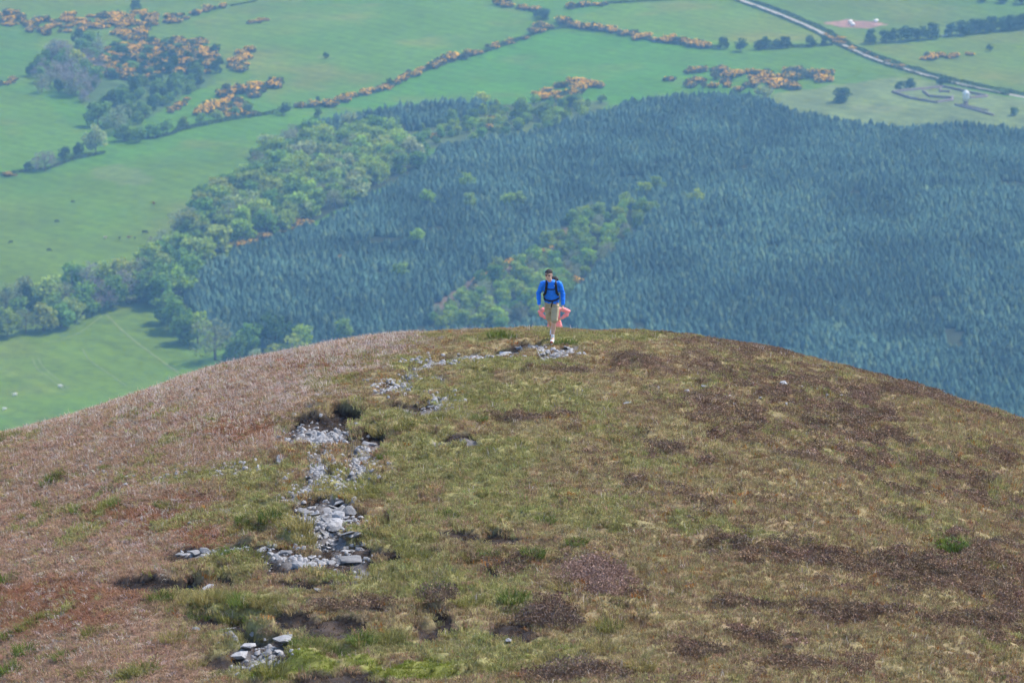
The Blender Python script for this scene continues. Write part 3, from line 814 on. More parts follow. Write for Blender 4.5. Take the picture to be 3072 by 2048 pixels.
# ------------------------------------------------------------------ clipped hedges along the road
def hedge(xy, off, label, w=2.4, h=2.0, seed=0, group=None):
    r = np.random.default_rng(seed)
    x, y = xy[:, 0], xy[:, 1]; tx, ty = np.gradient(x), np.gradient(y); ln = np.hypot(tx, ty)
    x, y = x - ty / ln * off, y + tx / ln * off
    d = np.r_[0, np.cumsum(np.hypot(np.diff(x), np.diff(y)))]
    n = int(d[-1] * 16); s = r.uniform(0, d[-1], n)
    px, py = np.interp(s, d, x), np.interp(s, d, y)
    hh = h * (0.8 + 1.1 * (fbm(s / 9, s * 0, seed, 2) + .2)).clip(.35, 1.6)
    a = r.uniform(0, math.pi, n); rad = r.uniform(.7, 1.0, n)
    cxx = px + r.normal(0, w * .28, n); cyy = py + r.normal(0, w * .28, n)
    c = np.c_[cxx - x[0], cyy - y[0], valley_z(cxx, cyy) - valley_z(x[0], y[0]) + np.sin(a) * rad * hh]
    v, f, rn = cards(c, r.uniform(.5, .95, n), 0, 1, seed)
    o = link('hedge', mesh_from('hedge', v, f, M_LEAF_O, False, {'rnd': rn}), None, (x[0], y[0], valley_z(x[0], y[0])))
    o.color = (0.060, 0.100, 0.036, 1)
    tag(o, label, 'hedge', group)
hedge(road_xy, 5.2, 'long dark hedge on the far side of the country road', 2.6, 2.3, 71)
hedge(road_xy[20:130], -4.2, 'patchy low hedge on the near side of the country road', 2.2, 1.2, 72)
def hedge_d(pts, label, h, seed, w=2.4):
    p = np.array(pts, float); t = np.linspace(0, len(p) - 1, 30)
    x, y, z = on_valley(np.interp(t, range(len(p)), p[:, 0]), np.interp(t, range(len(p)), p[:, 1]))
    hedge(np.c_[x, y], 0, label, w, h, seed)
hedge_d([(1350, 14), (1400, 8), (1500, 2), (1620, -4)], 'thin dark hedge along the top edge, left of the road', 1.8, 73)
hedge_d([(1740, 112), (1820, 109), (1915, 104)], 'low hedge under the hawthorns left of the road', 1.8, 74)
hedge_d([(280, 322), (360, 318), (430, 296), (520, 277), (620, 262), (640, 260)], 'dark hedge bank at the foot of the gorse scrub', 2.2, 75, 3.5)
hedge_d([(-10, 404), (60, 393), (110, 388), (170, 366), (240, 352)], 'thin dark hedge across the left pasture', 1.6, 76)
hedge_d([(690, 248), (760, 245), (800, 226), (870, 211), (900, 198), (960, 169), (1040, 139), (1105, 123), (1175, 98), (1230, 78)], 'low dark green hedge under the diagonal line of gorse', 1.7, 78, 3.0)
hedge_d([(1230, 78), (1260, 68), (1300, 64), (1350, 68), (1400, 74), (1450, 82), (1500, 94), (1600, 108), (1650, 112)], 'low dark green hedge under the gorse bending towards the road', 1.8, 79, 3.4)
hedge_d([(530, 14), (590, 2)], 'faint low hedge at the top left of centre', 1.0, 77)

# ------------------------------------------------------------------ stone pen, silo and ruined wall in the rough pasture
M_WALL = plain_mat('dry_stone', (0.15, 0.135, 0.14), 0.95, 0.15, 0.35, 0.8)
def wall_run(parent, a, b, h, t=1.4, mat=M_WALL):
    ax_, ay_, az_ = on_valley(*a); bx_, by_, bz_ = on_valley(*b)
    o = parent.location; ln = math.hypot(bx_ - ax_, by_ - ay_); n = max(4, int(ln / 1.6))
    dx, dy = (bx_ - ax_) / ln, (by_ - ay_) / ln
    V, F = [], []
    for k in range(n + 1):
        u = k / n; x, y = ax_ + dx * ln * u, ay_ + dy * ln * u; z = float(valley_z(x, y)); hh = h * rng.uniform(.8, 1.1)
        for s, zz, tt in ((-1, -.3, t), (-1, hh, t * .7), (1, hh * .95, t * .7), (1, -.3, t)):
            V.append((x - dy * s * tt / 2 - o.x, y + dx * s * tt / 2 - o.y, z + zz - o.z))
    for k in range(n):
        b0, b1 = k * 4, k * 4 + 4
        F += [(b0, b1, b1 + 1, b0 + 1), (b0 + 1, b1 + 1, b1 + 2, b0 + 2), (b0 + 2, b1 + 2, b1 + 3, b0 + 3)]
    F += [(0, 1, 2, 3), (n * 4 + 3, n * 4 + 2, n * 4 + 1, n * 4)]
    link('wall', mesh_from('wall', np.array(V), np.array(F), mat), parent)
px_, py_, pz_ = on_valley(2140, 222)
pen = tag(link('stone_pen', None, None, (float(px_), float(py_), float(pz_))), 'low grey stone sheep pen with inner walls in the rough pasture', 'pen')
for a, b in (((2050, 212), (2170, 200)), ((2170, 200), (2268, 222)), ((2050, 212), (2090, 226)), ((2090, 226), (2150, 236)), ((2150, 236), (2188, 230)), ((2188, 230), (2188, 222)),
             ((2120, 210), (2135, 222)), ((2135, 222), (2186, 226)), ((2160, 210), (2182, 212)), ((2160, 203), (2160, 212)), ((2226, 226), (2268, 222)), ((2226, 218), (2226, 226))):
    wall_run(pen, a, b, 1.5)
px_, py_, pz_ = on_valley(2240, 252)
ruin = tag(link('ruined_wall', None, None, (float(px_), float(py_), float(pz_))), 'long ruined stone wall of two faces below the white silo', 'wall')
wall_run(ruin, (2194, 241), (2282, 265), 1.2, 1.6); wall_run(ruin, (2206, 240), (2270, 254), .8, 1.2)
M_SILO = plain_mat('galvanised_silo', (0.62, 0.66, 0.70), 0.4, 0.5, 0.12, 0.6)
px_, py_, pz_ = on_valley(2218, 240)
silo = tag(link('feed_silo', None, None, (float(px_), float(py_), float(pz_))), 'small white metal feed silo on legs beside the stone pen', 'silo')
def lathe(prof, sides=20):
    V, F = [], []
    for r0, z in prof:
        for k in range(sides): V.append((r0 * math.cos(2 * math.pi * k / sides), r0 * math.sin(2 * math.pi * k / sides), z))
    for i in range(len(prof) - 1):
        for k in range(sides):
            j = (k + 1) % sides; F.append((i * sides + k, i * sides + j, (i + 1) * sides + j, (i + 1) * sides + k))
    return np.array(V), np.array(F)
v, f = lathe([(.25, 2.2), (2.2, 4.4), (2.25, 4.5), (2.2, 7.6), (2.25, 7.7), (1.2, 8.9), (.45, 9.2), (.45, 9.5), (.02, 9.6)]); link('tank', mesh_from('tank', v, f, M_SILO, True), silo)
for k in range(4):
    t = k * math.pi / 2 + .6
    v, f = tubes([((2.0 * math.cos(t), 2.0 * math.sin(t), -.3, .14), (2.0 * math.cos(t), 2.0 * math.sin(t), 5, .12))]); link('leg', mesh_from('leg', v, f, M_WALL), silo)
v, f = lathe([(1.5, -.3), (1.5, .5), (1.2, .6), (1.1, 2.2), (.3, 2.6)]); link('hopper', mesh_from('hopper', v, f, M_WALL, True), silo)

# ------------------------------------------------------------------ air
bm = bmesh.new(); bmesh.ops.create_cube(bm, size=1.0)
me = bpy.data.meshes.new('haze'); bm.to_mesh(me); bm.free()
lo, hi = -22.0, CAM_Z + 45.0
x0, x1, y0, y1 = vx[0] - 50, vx[-1] + 50, vy[0] - 50, vy[-1] + 50
haze = link('haze', me, None, ((x0 + x1) / 2, (y0 + y1) / 2, (lo + hi) / 2)); haze.scale = (x1 - x0, y1 - y0, hi - lo)
m_hz, nt, out = new_mat('air')
pv = N(nt, 'ShaderNodeVolumePrincipled')
pv.inputs['Color'].default_value = (0.26, 0.58, 1.0, 1)
pv.inputs['Absorption Color'].default_value = (1, 1, 1, 1)
pv.inputs['Density'].default_value = 0.000128
pv.inputs['Anisotropy'].default_value = 0.0
nt.links.new(pv.outputs[0], out.inputs['Volume'])
me.materials.append(m_hz)
tag(haze, 'thin blue haze filling the valley air', 'haze', kind='stuff')

# ------------------------------------------------------------------ the hill in front: relief, eroded path, peat
PITS = [  # layout x, y, half width, half height, depth in metres
    (735, 985, 92, 40, .14), (792, 944, 46, 20, .26), (855, 1000, 40, 18, .20), (775, 1005, 60, 20, .12),
    (745, 1192, 92, 64, .14), (800, 1250, 66, 32, .12), (820, 1176, 26, 12, .16), (885, 1196, 16, 10, .24),
    (460, 1273, 95, 24, .06), (640, 1280, 95, 26, .06), (765, 1282, 105, 28, .10), (555, 1258, 66, 14, .06),
    (340, 1340, 100, 22, .12), (445, 1334, 34, 17, .18), (505, 1328, 30, 12, .12), (625, 1300, 36, 14, .14), (730, 1336, 115, 12, .06),
    (590, 1488, 86, 46, .14), (560, 1420, 140, 24, .10), (765, 1440, 100, 24, .10), (680, 1430, 60, 26, .12),
    (1000, 1428, 55, 34, .13), (1125, 1228, 78, 25, .06), (1190, 1446, 82, 27, .10), (1060, 1222, 66, 15, .05), (1130, 1302, 34, 14, .08),
    (770, 1560, 130, 26, .10), (500, 1525, 45, 14, .08), (1050, 1006, 44, 10, .08), (990, 1262, 28, 11, .16), (900, 1262, 70, 14, .10), (960, 928, 40, 9, .06),
    (1195, 788, 26, 7, .10), (1040, 784, 30, 4, .05), (1170, 803, 25, 6, .08), (930, 925, 50, 8, .08), (640, 1490, 20, 20, .08), (860, 1400, 60, 14, .08)]
MOUNDS = [(605, 1440, 46, 20, .30), (982, 1420, 28, 12, .20), (470, 1322, 22, 11, .20), (690, 1228, 40, 18, .16), (800, 1216, 24, 12, .22), (545, 1296, 60, 8, .05), (915, 1190, 34, 20, .24),
          (740, 928, 32, 12, .16), (910, 970, 60, 26, .12), (520, 1470, 40, 22, .16), (935, 1230, 70, 16, .12), (620, 1208, 100, 12, .10), (700, 1510, 60, 16, .12), (620, 1552, 44, 12, .16),
          (1260, 1415, 75, 40, .10), (1380, 1325, 110, 50, .06), (1005, 1385, 30, 14, .20), (1700, 1240, 180, 18, .12), (1800, 1240, 30, 10, .14), (1480, 826, 110, 16, .06), (540, 1385, 150, 24, .12), (570, 1240, 30, 9, .14)]
WORN = [([(1172, 801), (1090, 812), (1010, 822), (955, 842)], 9, .10), ([(940, 876), (880, 896)], 17, .12), ([(1045, 903), (985, 936)], 10, .08), ([(1318, 796), (1245, 818)], 9, .08),
        ([(1000, 856), (1025, 868)], 7, .05), ([(742, 1040), (730, 1080), (695, 1116)], 24, .07), ([(860, 1016), (815, 1045), (835, 1072), (800, 1092)], 26, .10), ([(640, 1142), (690, 1144)], 11, .06),
        ([(1085, 818), (1130, 814)], 5, .04), ([(560, 1082), (660, 1052)], 8, .03), ([(1000, 1020), (1080, 1008)], 8, .05), ([(835, 1075), (790, 1108), (762, 1140)], 13, .05), ([(700, 1115), (668, 1142)], 10, .04),
        ([(880, 896), (850, 908)], 8, .05), ([(955, 842), (928, 862), (936, 878)], 9, .05), ([(1172, 801), (1215, 792), (1255, 790)], 5, .03), ([(985, 936), (920, 930)], 7, .05), ([(780, 1262), (830, 1290), (850, 1318)], 16, .05)]

def warp(pdx, pdy):
    return pdx + 34 * fbm(pdx / 30, pdy / 13, 81, 3), pdy + 13 * fbm(pdx / 30, pdy / 13, 82, 3)

def features(pdx, pdy):
    """Depth cut below the turf and bareness (0..1) at layout coordinates."""
    qx, qy = warp(pdx, pdy)
    depth = np.zeros(np.shape(pdx)); bare = np.zeros(np.shape(pdx)); up = np.zeros(np.shape(pdx))
    for cx, cy, rx, ry, d in PITS:
        v = 1 - np.sqrt(((qx - cx) / rx) ** 2 + ((qy - cy) / ry) ** 2)
        m = sstep(0.0, 0.16, v)
        depth = np.maximum(depth, d * m); bare = np.maximum(bare, sstep(-.06, .14, v))
    for pts, wd_, d in WORN:
        v = 1 - line_dist(qx, qy * 1.0, pts) / wd_
        depth = np.maximum(depth, d * sstep(0, .35, v)); bare = np.maximum(bare, sstep(0, .4, v) * .9)
    for cx, cy, rx, ry, h in MOUNDS:
        v = 1 - np.sqrt(((qx - cx) / rx) ** 2 + ((qy - cy) / ry) ** 2)
        m = sstep(0, .5, v)
        up = np.maximum(up, h * m); bare = bare * (1 - sstep(.0, .3, v)); 
    return depth, bare, up

def gravel(pdx, pdy):
    qx, qy = warp(pdx, pdy); g_ = np.zeros(np.shape(pdx))
    for pts, wd_, d in WORN: g_ = np.maximum(g_, sstep(.05, .7, 1 - line_dist(qx, qy, pts) / wd_))
    for cx, cy, rx, ry in ((735, 990, 78, 28), (750, 1192, 74, 56), (590, 1490, 70, 38), (700, 1278, 120, 16), (460, 1268, 60, 9)):
        g_ = np.maximum(g_, .8 * sstep(0, .4, 1 - np.sqrt(((qx - cx) / rx) ** 2 + ((qy - cy) / ry) ** 2)))
    return g_

LEFT = Spline([(740, 1060), (800, 900), (880, 780), (950, 690), (1050, 610), (1100, 420), (1140, 520), (1200, 530), (1300, 430), (1400, 370), (1480, 430), (1600, 480)])
def left_weight(pdx, pdy):
    return sstep(70, -70, pdx - LEFT(pdy) + 160 * fbm(pdx / 90, pdy / 40, 83, 3))

def relief(X, Y, pdx, pdy):
    L = left_weight(pdx, pdy)
    amp = 1 - .55 * L - .45 * sstep(1000, 800, pdy)
    b = 0.26 * fbm(X / 1.7, Y / 2.2, 84, 2) + 0.20 * (0.5 - np.abs(fbm(X / .75, Y / .9, 85, 2)) * 2.2 - .3) + 0.06 * fbm(X / .22, Y / .26, 86, 2)
    return b * amp

def hill_z(X, Y):
    X = np.asarray(X, float); Y = np.asarray(Y, float)
    zb = hill_base(X, Y)
    pdx, pdy = project(X, Y, zb)
    near = (np.abs(X) < 22) & (Y > 38) & (Y < 125)
    d, _, up = features(pdx, pdy)
    fade = sstep(22, 17, np.abs(X)) * sstep(38, 44, Y) * sstep(125, 108, Y)
    rough = 4.0 * fbm(X / 40, Y / 40, 88, 3) * sstep(130, 220, np.abs(Y - 60)) + 4.0 * fbm(X / 40, Y / 40, 89, 3) * sstep(30, 120, np.abs(X))
    clod = 0.09 * fbm(X / .17, Y / .2, 87, 2) * sstep(.02, .08, d)
    return np.maximum(zb + fade * (relief(X, Y, pdx, pdy) - d + up + clod) + rough, -17.0)

HEATHER = [(1880, 1278, 250, 28), (2150, 1312, 240, 42), (2330, 1340, 110, 52), (1300, 845, 80, 9), (1480, 832, 100, 16), (1700, 850, 100, 18), (1780, 802, 120, 14), (2050, 890, 90, 9), (1640, 835, 70, 12),
           (1260, 1420, 70, 38), (1380, 1325, 100, 44), (1760, 1450, 110, 22), (1600, 1500, 90, 26), (850, 1385, 60, 20), (1320, 1555, 100, 20), (1540, 1035, 36, 9), (1160, 1290, 60, 18),
           (1950, 1400, 110, 18), (2250, 1420, 120, 24), (1850, 1530, 120, 22), (1010, 1385, 30, 15), (760, 1400, 60, 16), (1230, 960, 100, 9), (2100, 905, 70, 7), (1560, 770, 100, 4), (1700, 1380, 90, 11), (620, 1455, 30, 8)]
GREEN = [(1060, 1050, 190, 70), (1230, 905, 200, 34), (1180, 830, 150, 16), (760, 870, 60, 20), (1100, 1130, 100, 34), (1300, 1180, 260, 20), (1650, 1212, 220, 18), (960, 960, 130, 34), (820, 1110, 170, 34), (600, 1172, 95, 40), (570, 1380, 180, 34), (965, 880, 66, 22), (1150, 775, 70, 8),
         (1290, 778, 66, 16), (900, 1300, 130, 30), (1450, 772, 120, 10), (500, 1085, 190, 34), (700, 1222, 60, 30), (900, 1235, 90, 24), (1060, 905, 70, 24), (870, 1340, 140, 30), (540, 1280, 70, 18), (620, 1510, 160, 40),
         (850, 1480, 160, 30), (1150, 1500, 200, 40), (1000, 1350, 160, 30), (900, 830, 140, 14), (560, 1462, 70, 22), (1130, 1390, 120, 20)]
STRAW = [(1250, 1000, 220, 44), (1800, 945, 220, 34), (1420, 905, 180, 30), (1350, 1440, 160, 40), (1180, 1050, 200, 40), (1650, 1010, 220, 30), (2080, 990, 160, 30), (1300, 1220, 180, 20), (1250, 870, 140, 16), (1500, 1100, 200, 30)]
RED = [(150, 1365, 260, 50), (120, 1420, 220, 40), (420, 1200, 170, 36), (330, 1175, 160, 20), (560, 985, 110, 40), (480, 1240, 120, 24), (700, 830, 200, 20), (440, 1145, 120, 10)]
MOSS = [(930, 1532, 100, 24), (690, 1522, 80, 14), (625, 1545, 40, 14), (370, 1482, 18, 6), (2192, 1248, 38, 12), (840, 1515, 50, 10), (820, 1560, 40, 10)]

def blobs(pdx, pdy, lst, warpn, soft=.5):
    w_ = np.zeros(np.shape(pdx))
    for cx, cy, rx, ry in lst:
        v = 1.25 - np.sqrt(((pdx - cx) / rx) ** 2 + ((pdy - cy - 0.10 * (pdx - cx) * (rx > 150) * (cx > 1200)) / ry) ** 2) + warpn
        w_ = np.maximum(w_, sstep(0, soft, v))
    return w_

def cover(X, Y, pdx, pdy):
    """Plant cover weights at points of the hill."""
    nA = fbm(X / .9, Y / 1.6, 91, 3); nB = fbm(X / .35, Y / .6, 92, 3); nC = fbm(X / 2.6, Y / 3.6, 93, 3)
    L = left_weight(pdx, pdy)
    _, bare, _ = features(pdx, pdy)
    nz = 1.1 * nA + .9 * nB
    he = blobs(pdx, pdy, HEATHER, nz * 1.3, .9); gr = blobs(pdx, pdy, GREEN, nz); st = blobs(pdx, pdy, STRAW, nz); rd = blobs(pdx, pdy, RED, nz * .8, .9); mo = blobs(pdx, pdy, MOSS, nz * .7, .25)
    he = np.maximum(he, sstep(.05, .2, nC + .7 * nB) * (1 - L) * .75 * sstep(1250, 1900, pdx))
    gr = np.maximum(gr * (1 - .55 * L), sstep(.12, .24, nA + .6 * nC) * (1 - .75 * L) * .75)
    st = np.maximum(st, sstep(.04, .2, nB - .4 * nC) * .7 * (1 - L))
    gr = np.maximum(gr, sstep(.20, .27, nA) * L * sstep(830, 1000, pdy) * .8)
    return dict(L=L, bare=bare, gv=gravel(pdx, pdy), he=he * (1 - bare) * (1 - gr * .7), gr=gr, st=st, rd=rd, mo=mo, nA=nA, nB=nB, nC=nC)

C_ = {k: np.array(v) for k, v in dict(straw=(0.400, 0.330, 0.170), green=(0.255, 0.262, 0.094), olive=(0.318, 0.274, 0.132), brown=(0.295, 0.202, 0.130), heather=(0.222, 0.152, 0.106), litter=(0.345, 0.230, 0.162),
       red=(0.255, 0.128, 0.078), pale=(0.560, 0.480, 0.430), peat=(0.030, 0.023, 0.021), moss=(0.185, 0.212, 0.040), orange=(0.350, 0.160, 0.045)).items()}
def ground_colour(c):
    one = lambda w_: w_[:, None]
    right = C_['brown'] * .75 + one(.5 + c['nB']) * (C_['olive'] - C_['brown'] * .8)
    left = C_['litter'] * .85 + one(np.clip(c['rd'], 0, 1)) * (C_['red'] - C_['litter'] * .85)
    g = right + one(c['L']) * (left - right)
    for k, cc in (('st', C_['straw'] * .55), ('gr', C_['green'] * .5 + C_['olive'] * .4), ('he', C_['heather'] * .85), ('mo', C_['moss'] * .8)):
        g = g + one(c[k] * .8) * (cc - g)
    b = one(np.clip(c['bare'], 0, 1))
    pc = C_['peat'] * (1 - one(c['L']) * .0) + one(sstep(-.1, .3, c['nB'])) * (np.array((0.070, 0.053, 0.045)) - C_['peat'])
    gv = one(np.clip(c['gv'] * (.75 + 1.2 * c['nB']), 0, 1))
    pc = pc + gv * (np.array((0.20, 0.19, 0.19)) - pc)
    return g + b * (pc - g)

hx = lines(-18, 18, 0.08, -2600, 2600, 1.3); hy = lines(55, 104, 0.09, -2200, 1250, 1.3)
HX, HY, HZ, HF = grid_mesh(hx, hy, hill_z)
hpx, hpy = project(HX, HY, hill_base(HX, HY))
inner = (np.abs(HX) < 24) & (HY > 36) & (HY < 130)
hcol = np.tile(C_['olive'] * .8 + C_['brown'] * .2, (len(HX), 1))
nf = fbm(HX / 9, HY / 9, 95, 3)
hcol = hcol * (1 + .6 * nf)[:, None]
hcol[inner] = ground_colour(cover(HX[inner], HY[inner], hpx[inner], hpy[inner]))
m_hill, nt, out = new_mat('moorland_turf')
c = attr(nt, 'Col').outputs['Color']
pos = N(nt, 'ShaderNodeNewGeometry').outputs['Position']
g = ramp(nt, noise(nt, 9.0, 5, 0.7, pos), [(0.25, 0.55), (0.5, 1.0), (0.75, 1.4)])
c = mixc(nt, 1.0, c, g, 'MULTIPLY')
bsdf(nt, out, c, 0.95, 0.1, bump(nt, noise(nt, 22.0, 4, 0.65, pos), 0.8, 0.03))
hill = link('hillside', mesh_from('hillside', np.c_[HX, HY, HZ], HF, m_hill, True, colors={'Col': hcol}))
tag(hill, kind='structure')

# ------------------------------------------------------------------ plant cover of the hill
def blades(n, radius, height, width, lean, seed, curve=.35):
    """A clump of bent tapering blades standing on z = 0."""
    r = np.random.default_rng(seed)
    t = r.uniform(0, 2 * math.pi, n); rad = radius * np.sqrt(r.uniform(0, 1, n))
    bx_, by_ = rad * np.cos(t), rad * np.sin(t)
    h = height * r.uniform(.55, 1.15, n); ld = t + r.normal(0, .8, n); ln = lean * r.uniform(.3, 1.3, n) * h
    w = width * r.uniform(.7, 1.3, n); sa = r.uniform(0, math.pi, n); sxx, syy = np.cos(sa) * w / 2, np.sin(sa) * w / 2
    lx, ly = np.cos(ld) * ln, np.sin(ld) * ln
    v = np.stack([np.c_[bx_ - sxx, by_ - syy, -.03 + 0 * h], np.c_[bx_ + sxx, by_ + syy, -.03 + 0 * h],
                  np.c_[bx_ + lx * curve + sxx * .8, by_ + ly * curve + syy * .8, h * .62], np.c_[bx_ + lx * curve - sxx * .8, by_ + ly * curve - syy * .8, h * .62],
                  np.c_[bx_ + lx, by_ + ly, h * (1 - .25 * lean)]], 1).reshape(-1, 3)
    k = np.arange(n)[:, None] * 5
    return v, [np.concatenate([k + 0, k + 1, k + 2, k + 3], 1), np.concatenate([k + 3, k + 2, k + 4], 1)], np.repeat(r.uniform(0, 1, n), 5)
M_BLADE = leaf_mat('grass_blades', 'INSTANCER', 0.35, 0.7)
M_BLADE_O = leaf_mat('tussock_blades', 'OBJECT', 0.35, 0.7)
M_HEATH = leaf_mat('heather_sprigs', 'INSTANCER', 0.10, 0.9)
M_HEATH_O = leaf_mat('heather_bush_sprigs', 'OBJECT', 0.10, 0.9)
def clump_set(name, count, mat, **kw):
    outm = []
    for k in range(count):
        v, f, a = blades(seed=900 + k + int(kw['n'] * 3), **kw); outm.append(mesh_from(name, v, f, mat, False, {'rnd': a}))
    return outm
G_TURF = clump_set('turf_clump', 5, M_BLADE, n=30, radius=.11, height=.062, width=.011, lean=1.1)
G_MAT = clump_set('litter_clump', 5, M_BLADE, n=24, radius=.13, height=.045, width=.012, lean=3.2)
G_STALK = clump_set('stalk_clump', 4, M_BLADE, n=5, radius=.11, height=.15, width=.007, lean=.8)
def heather_mesh(name, seed, n, mat, rad=.17, hgt=.10):
    r = np.random.default_rng(seed)
    t = r.uniform(0, 6.28, n); q = rad * np.sqrt(r.uniform(0, 1, n)); z = hgt * r.uniform(.1, 1, n) * np.sqrt(np.clip(1 - (q / rad) ** 2 * .8, .05, 1))
    v, f, a = cards(np.c_[q * np.cos(t), q * np.sin(t), z], r.uniform(.018, .045, n), 0, .5, seed)
    v2, f2, a2 = blades(int(n * .3), rad * .9, hgt, .006, .6, seed + 5)
    v = np.r_[v, v2]; k = len(a); F = [np.r_[f, f2[0] + k], f2[1] + k]
    return mesh_from(name, v, F, mat, False, {'rnd': np.r_[a, a2]})
G_HEATH = [heather_mesh('heather_clump', 950 + k, 70, M_HEATH) for k in range(5)]

def candidates(n, margin=420):
    X = rng.uniform(-18, 18, n); Y = rng.uniform(54.5, 103.0, n)
    px_, py_ = project(X, Y, hill_base(X, Y))
    k = (px_ > -margin) & (px_ < 2352 + margin) & (py_ < 1568 + margin)
    return X[k], Y[k], px_[k], py_[k]
def tilt(n, s=.18): return np.c_[rng.normal(0, s, (n, 2)), rng.uniform(0, 6.28, n)]
def put(name, X, Y, size, tints, meshes, zoff=0.0, squash=None):
    n = len(X); sz = np.c_[size, size, size if squash is None else size * squash]
    return scatter(name, np.c_[X, Y, hill_z(X, Y) + zoff], tilt(n), sz, tints, rng.integers(0, len(meshes), n), meshes)

X, Y, px_, py_ = candidates(225000)
c = cover(X, Y, px_, py_)
u = rng.uniform(size=len(X)); jit = (1 + rng.normal(0, .16, (len(X), 1))) * (1 + rng.normal(0, .05, (len(X), 3)))
isbare = u < c['bare'] * 1.03
isleft = rng.uniform(size=len(X)) < c['L']
isgr = rng.uniform(size=len(X)) < c['gr'] * .9
ishe = (rng.uniform(size=len(X)) < c['he'] * .78) & ~isbare
turf = ~isbare & ~ishe & (~isleft | isgr)
litter = ~isbare & ~ishe & isleft & ~isgr
crumbs = isbare & (rng.uniform(size=len(X)) < .45 * (1 - c['gv']))
# turf
q = rng.uniform(size=len(X))
t_ = np.where((isgr)[:, None], C_['green'] + (C_['olive'] - C_['green']) * rng.uniform(0, 1, (len(X), 1)), C_['olive'])
t_ = np.where((~isgr & (q < .17 + .35 * c['st']))[:, None], C_['straw'], t_)
t_ = np.where((~isgr & (q > .48 + .3 * c['st']))[:, None], C_['brown'], t_)
t_ = np.where((~isgr & (q > .975))[:, None], C_['orange'], t_)
t_ = np.where((rng.uniform(size=len(X)) < c['mo'])[:, None], C_['moss'], t_)
t_ = t_ * (1 + .25 * c['nC'] + .22 * c['nA'])[:, None] * jit
sz = rng.uniform(.65, 1.25, len(X)) * (1 - .35 * c['mo']) * (1 + .5 * np.clip(c['nA'], -.3, .5)) * (1 - .25 * sstep(1000, 780, py_)) * (1 + .35 * ((c['bare'] > .02) & (c['bare'] < .75)))
o = put('grass', X[turf], Y[turf], sz[turf], t_[turf].clip(.01, .8), G_TURF)
tag(o, 'short olive and straw-coloured moor grass covering the hill', 'grass', kind='stuff')
# litter of the burnt-looking left slope
t_ = C_['litter'] + (C_['red'] - C_['litter']) * np.clip(c['rd'] * rng.uniform(.6, 1.2, len(X)), 0, 1)[:, None]
t_ = np.where((rng.uniform(size=len(X)) < .10 + .36 * sstep(1080, 840, py_))[:, None], C_['pale'] * .8, t_)
t_ = np.where((rng.uniform(size=len(X)) < .10)[:, None], C_['olive'], t_) * jit
o = put('dead_grass_litter', X[litter], Y[litter], rng.uniform(.7, 1.25, litter.sum()), t_[litter].clip(.01, .8), G_MAT)
tag(o, 'matted reddish-brown dead grass on the left slope', 'dead grass', kind='stuff')
t_ = np.where((rng.uniform(size=len(X)) < .5)[:, None], C_['peat'] * 1.6, C_['brown'] * .55) * jit
o = put('peat_crumbs', X[crumbs], Y[crumbs], rng.uniform(.35, .8, crumbs.sum()), t_[crumbs].clip(.01, .6), G_MAT)
tag(o, 'dark crumbs and dead roots on the bare peat', 'peat', kind='stuff')
# heather
t_ = C_['heather'] * (1 + .5 * c['nB'] + .5 * c['nC'])[:, None] * jit
t_ = np.where((rng.uniform(size=len(X)) < .10)[:, None], C_['brown'], t_)
pinkish = blobs(px_, py_, [(1380, 1320, 100, 44), (1200, 1480, 60, 30)], .6 * c['nB'])[:, None] * .7
t_ = t_ + pinkish * (np.array((0.36, 0.24, 0.20)) - t_)
o = put('heather', X[ishe], Y[ishe], rng.uniform(.7, 1.3, ishe.sum()) * (1 - .3 * sstep(1000, 780, py_[ishe])), t_[ishe].clip(.01, .6), G_HEATH)
tag(o, 'low dark purple-brown heather mottling the right of the hill', 'heather', kind='stuff')
# pale stalks
X, Y, px_, py_ = candidates(42000)
L = left_weight(px_, py_); _, bare, _ = features(px_, py_)
k = (rng.uniform(size=len(X)) < .06 + .9 * L * sstep(1300, 950, py_)) & (bare < .3)
t_ = C_['pale'] * (1 + rng.normal(0, .15, (k.sum(), 1)))
o = put('pale_grass_stalks', X[k], Y[k], rng.uniform(.6, 1.2, k.sum()), t_.clip(.05, .8), G_STALK)
tag(o, 'thin bleached grass stalks catching the light on the left crest', 'dry grass', kind='stuff')

# ------------------------------------------------------------------ stones
def stone_mesh(seed, flat):
    r = np.random.default_rng(seed)
    d = r.normal(size=(15, 3)); d /= np.linalg.norm(d, axis=1)[:, None]
    p = d * np.array((.5, .5 * r.uniform(.55, .85), .5 * flat)) * r.uniform(.8, 1.1, (15, 1))
    bm = bmesh.new()
    for q in p: bm.verts.new(q)
    bmesh.ops.convex_hull(bm, input=bm.verts)
    bmesh.ops.delete(bm, geom=[v for v in bm.verts if not v.link_faces], context='VERTS')
    me = bpy.data.meshes.new('stone'); bm.to_mesh(me); bm.free()
    me.materials.append(M_STONE)
    return me
M_STONE, nt, out = new_mat('grey_slate')
co = N(nt, 'ShaderNodeTexCoord').outputs['Object']
oi = N(nt, 'ShaderNodeObjectInfo')
cc = ramp(nt, noise(nt, 3.5, 5, 0.65, co), [(0.3, (0.19, 0.188, 0.195)), (0.55, (0.32, 0.315, 0.325)), (0.8, (0.42, 0.415, 0.42))])
cc = mixc(nt, 1.0, cc, ramp(nt, oi.outputs['Random'], [(0, 0.5), (1, 1.1)]), 'MULTIPLY')
bsdf(nt, out, cc, 0.8, 0.3, bump(nt, noise(nt, 14, 4, .6, co), .5, .02))
STONES = [stone_mesh(1000 + k, (.24, .36, .2, .46, .3, .55)[k % 6]) for k in range(18)]
n_stone = 0
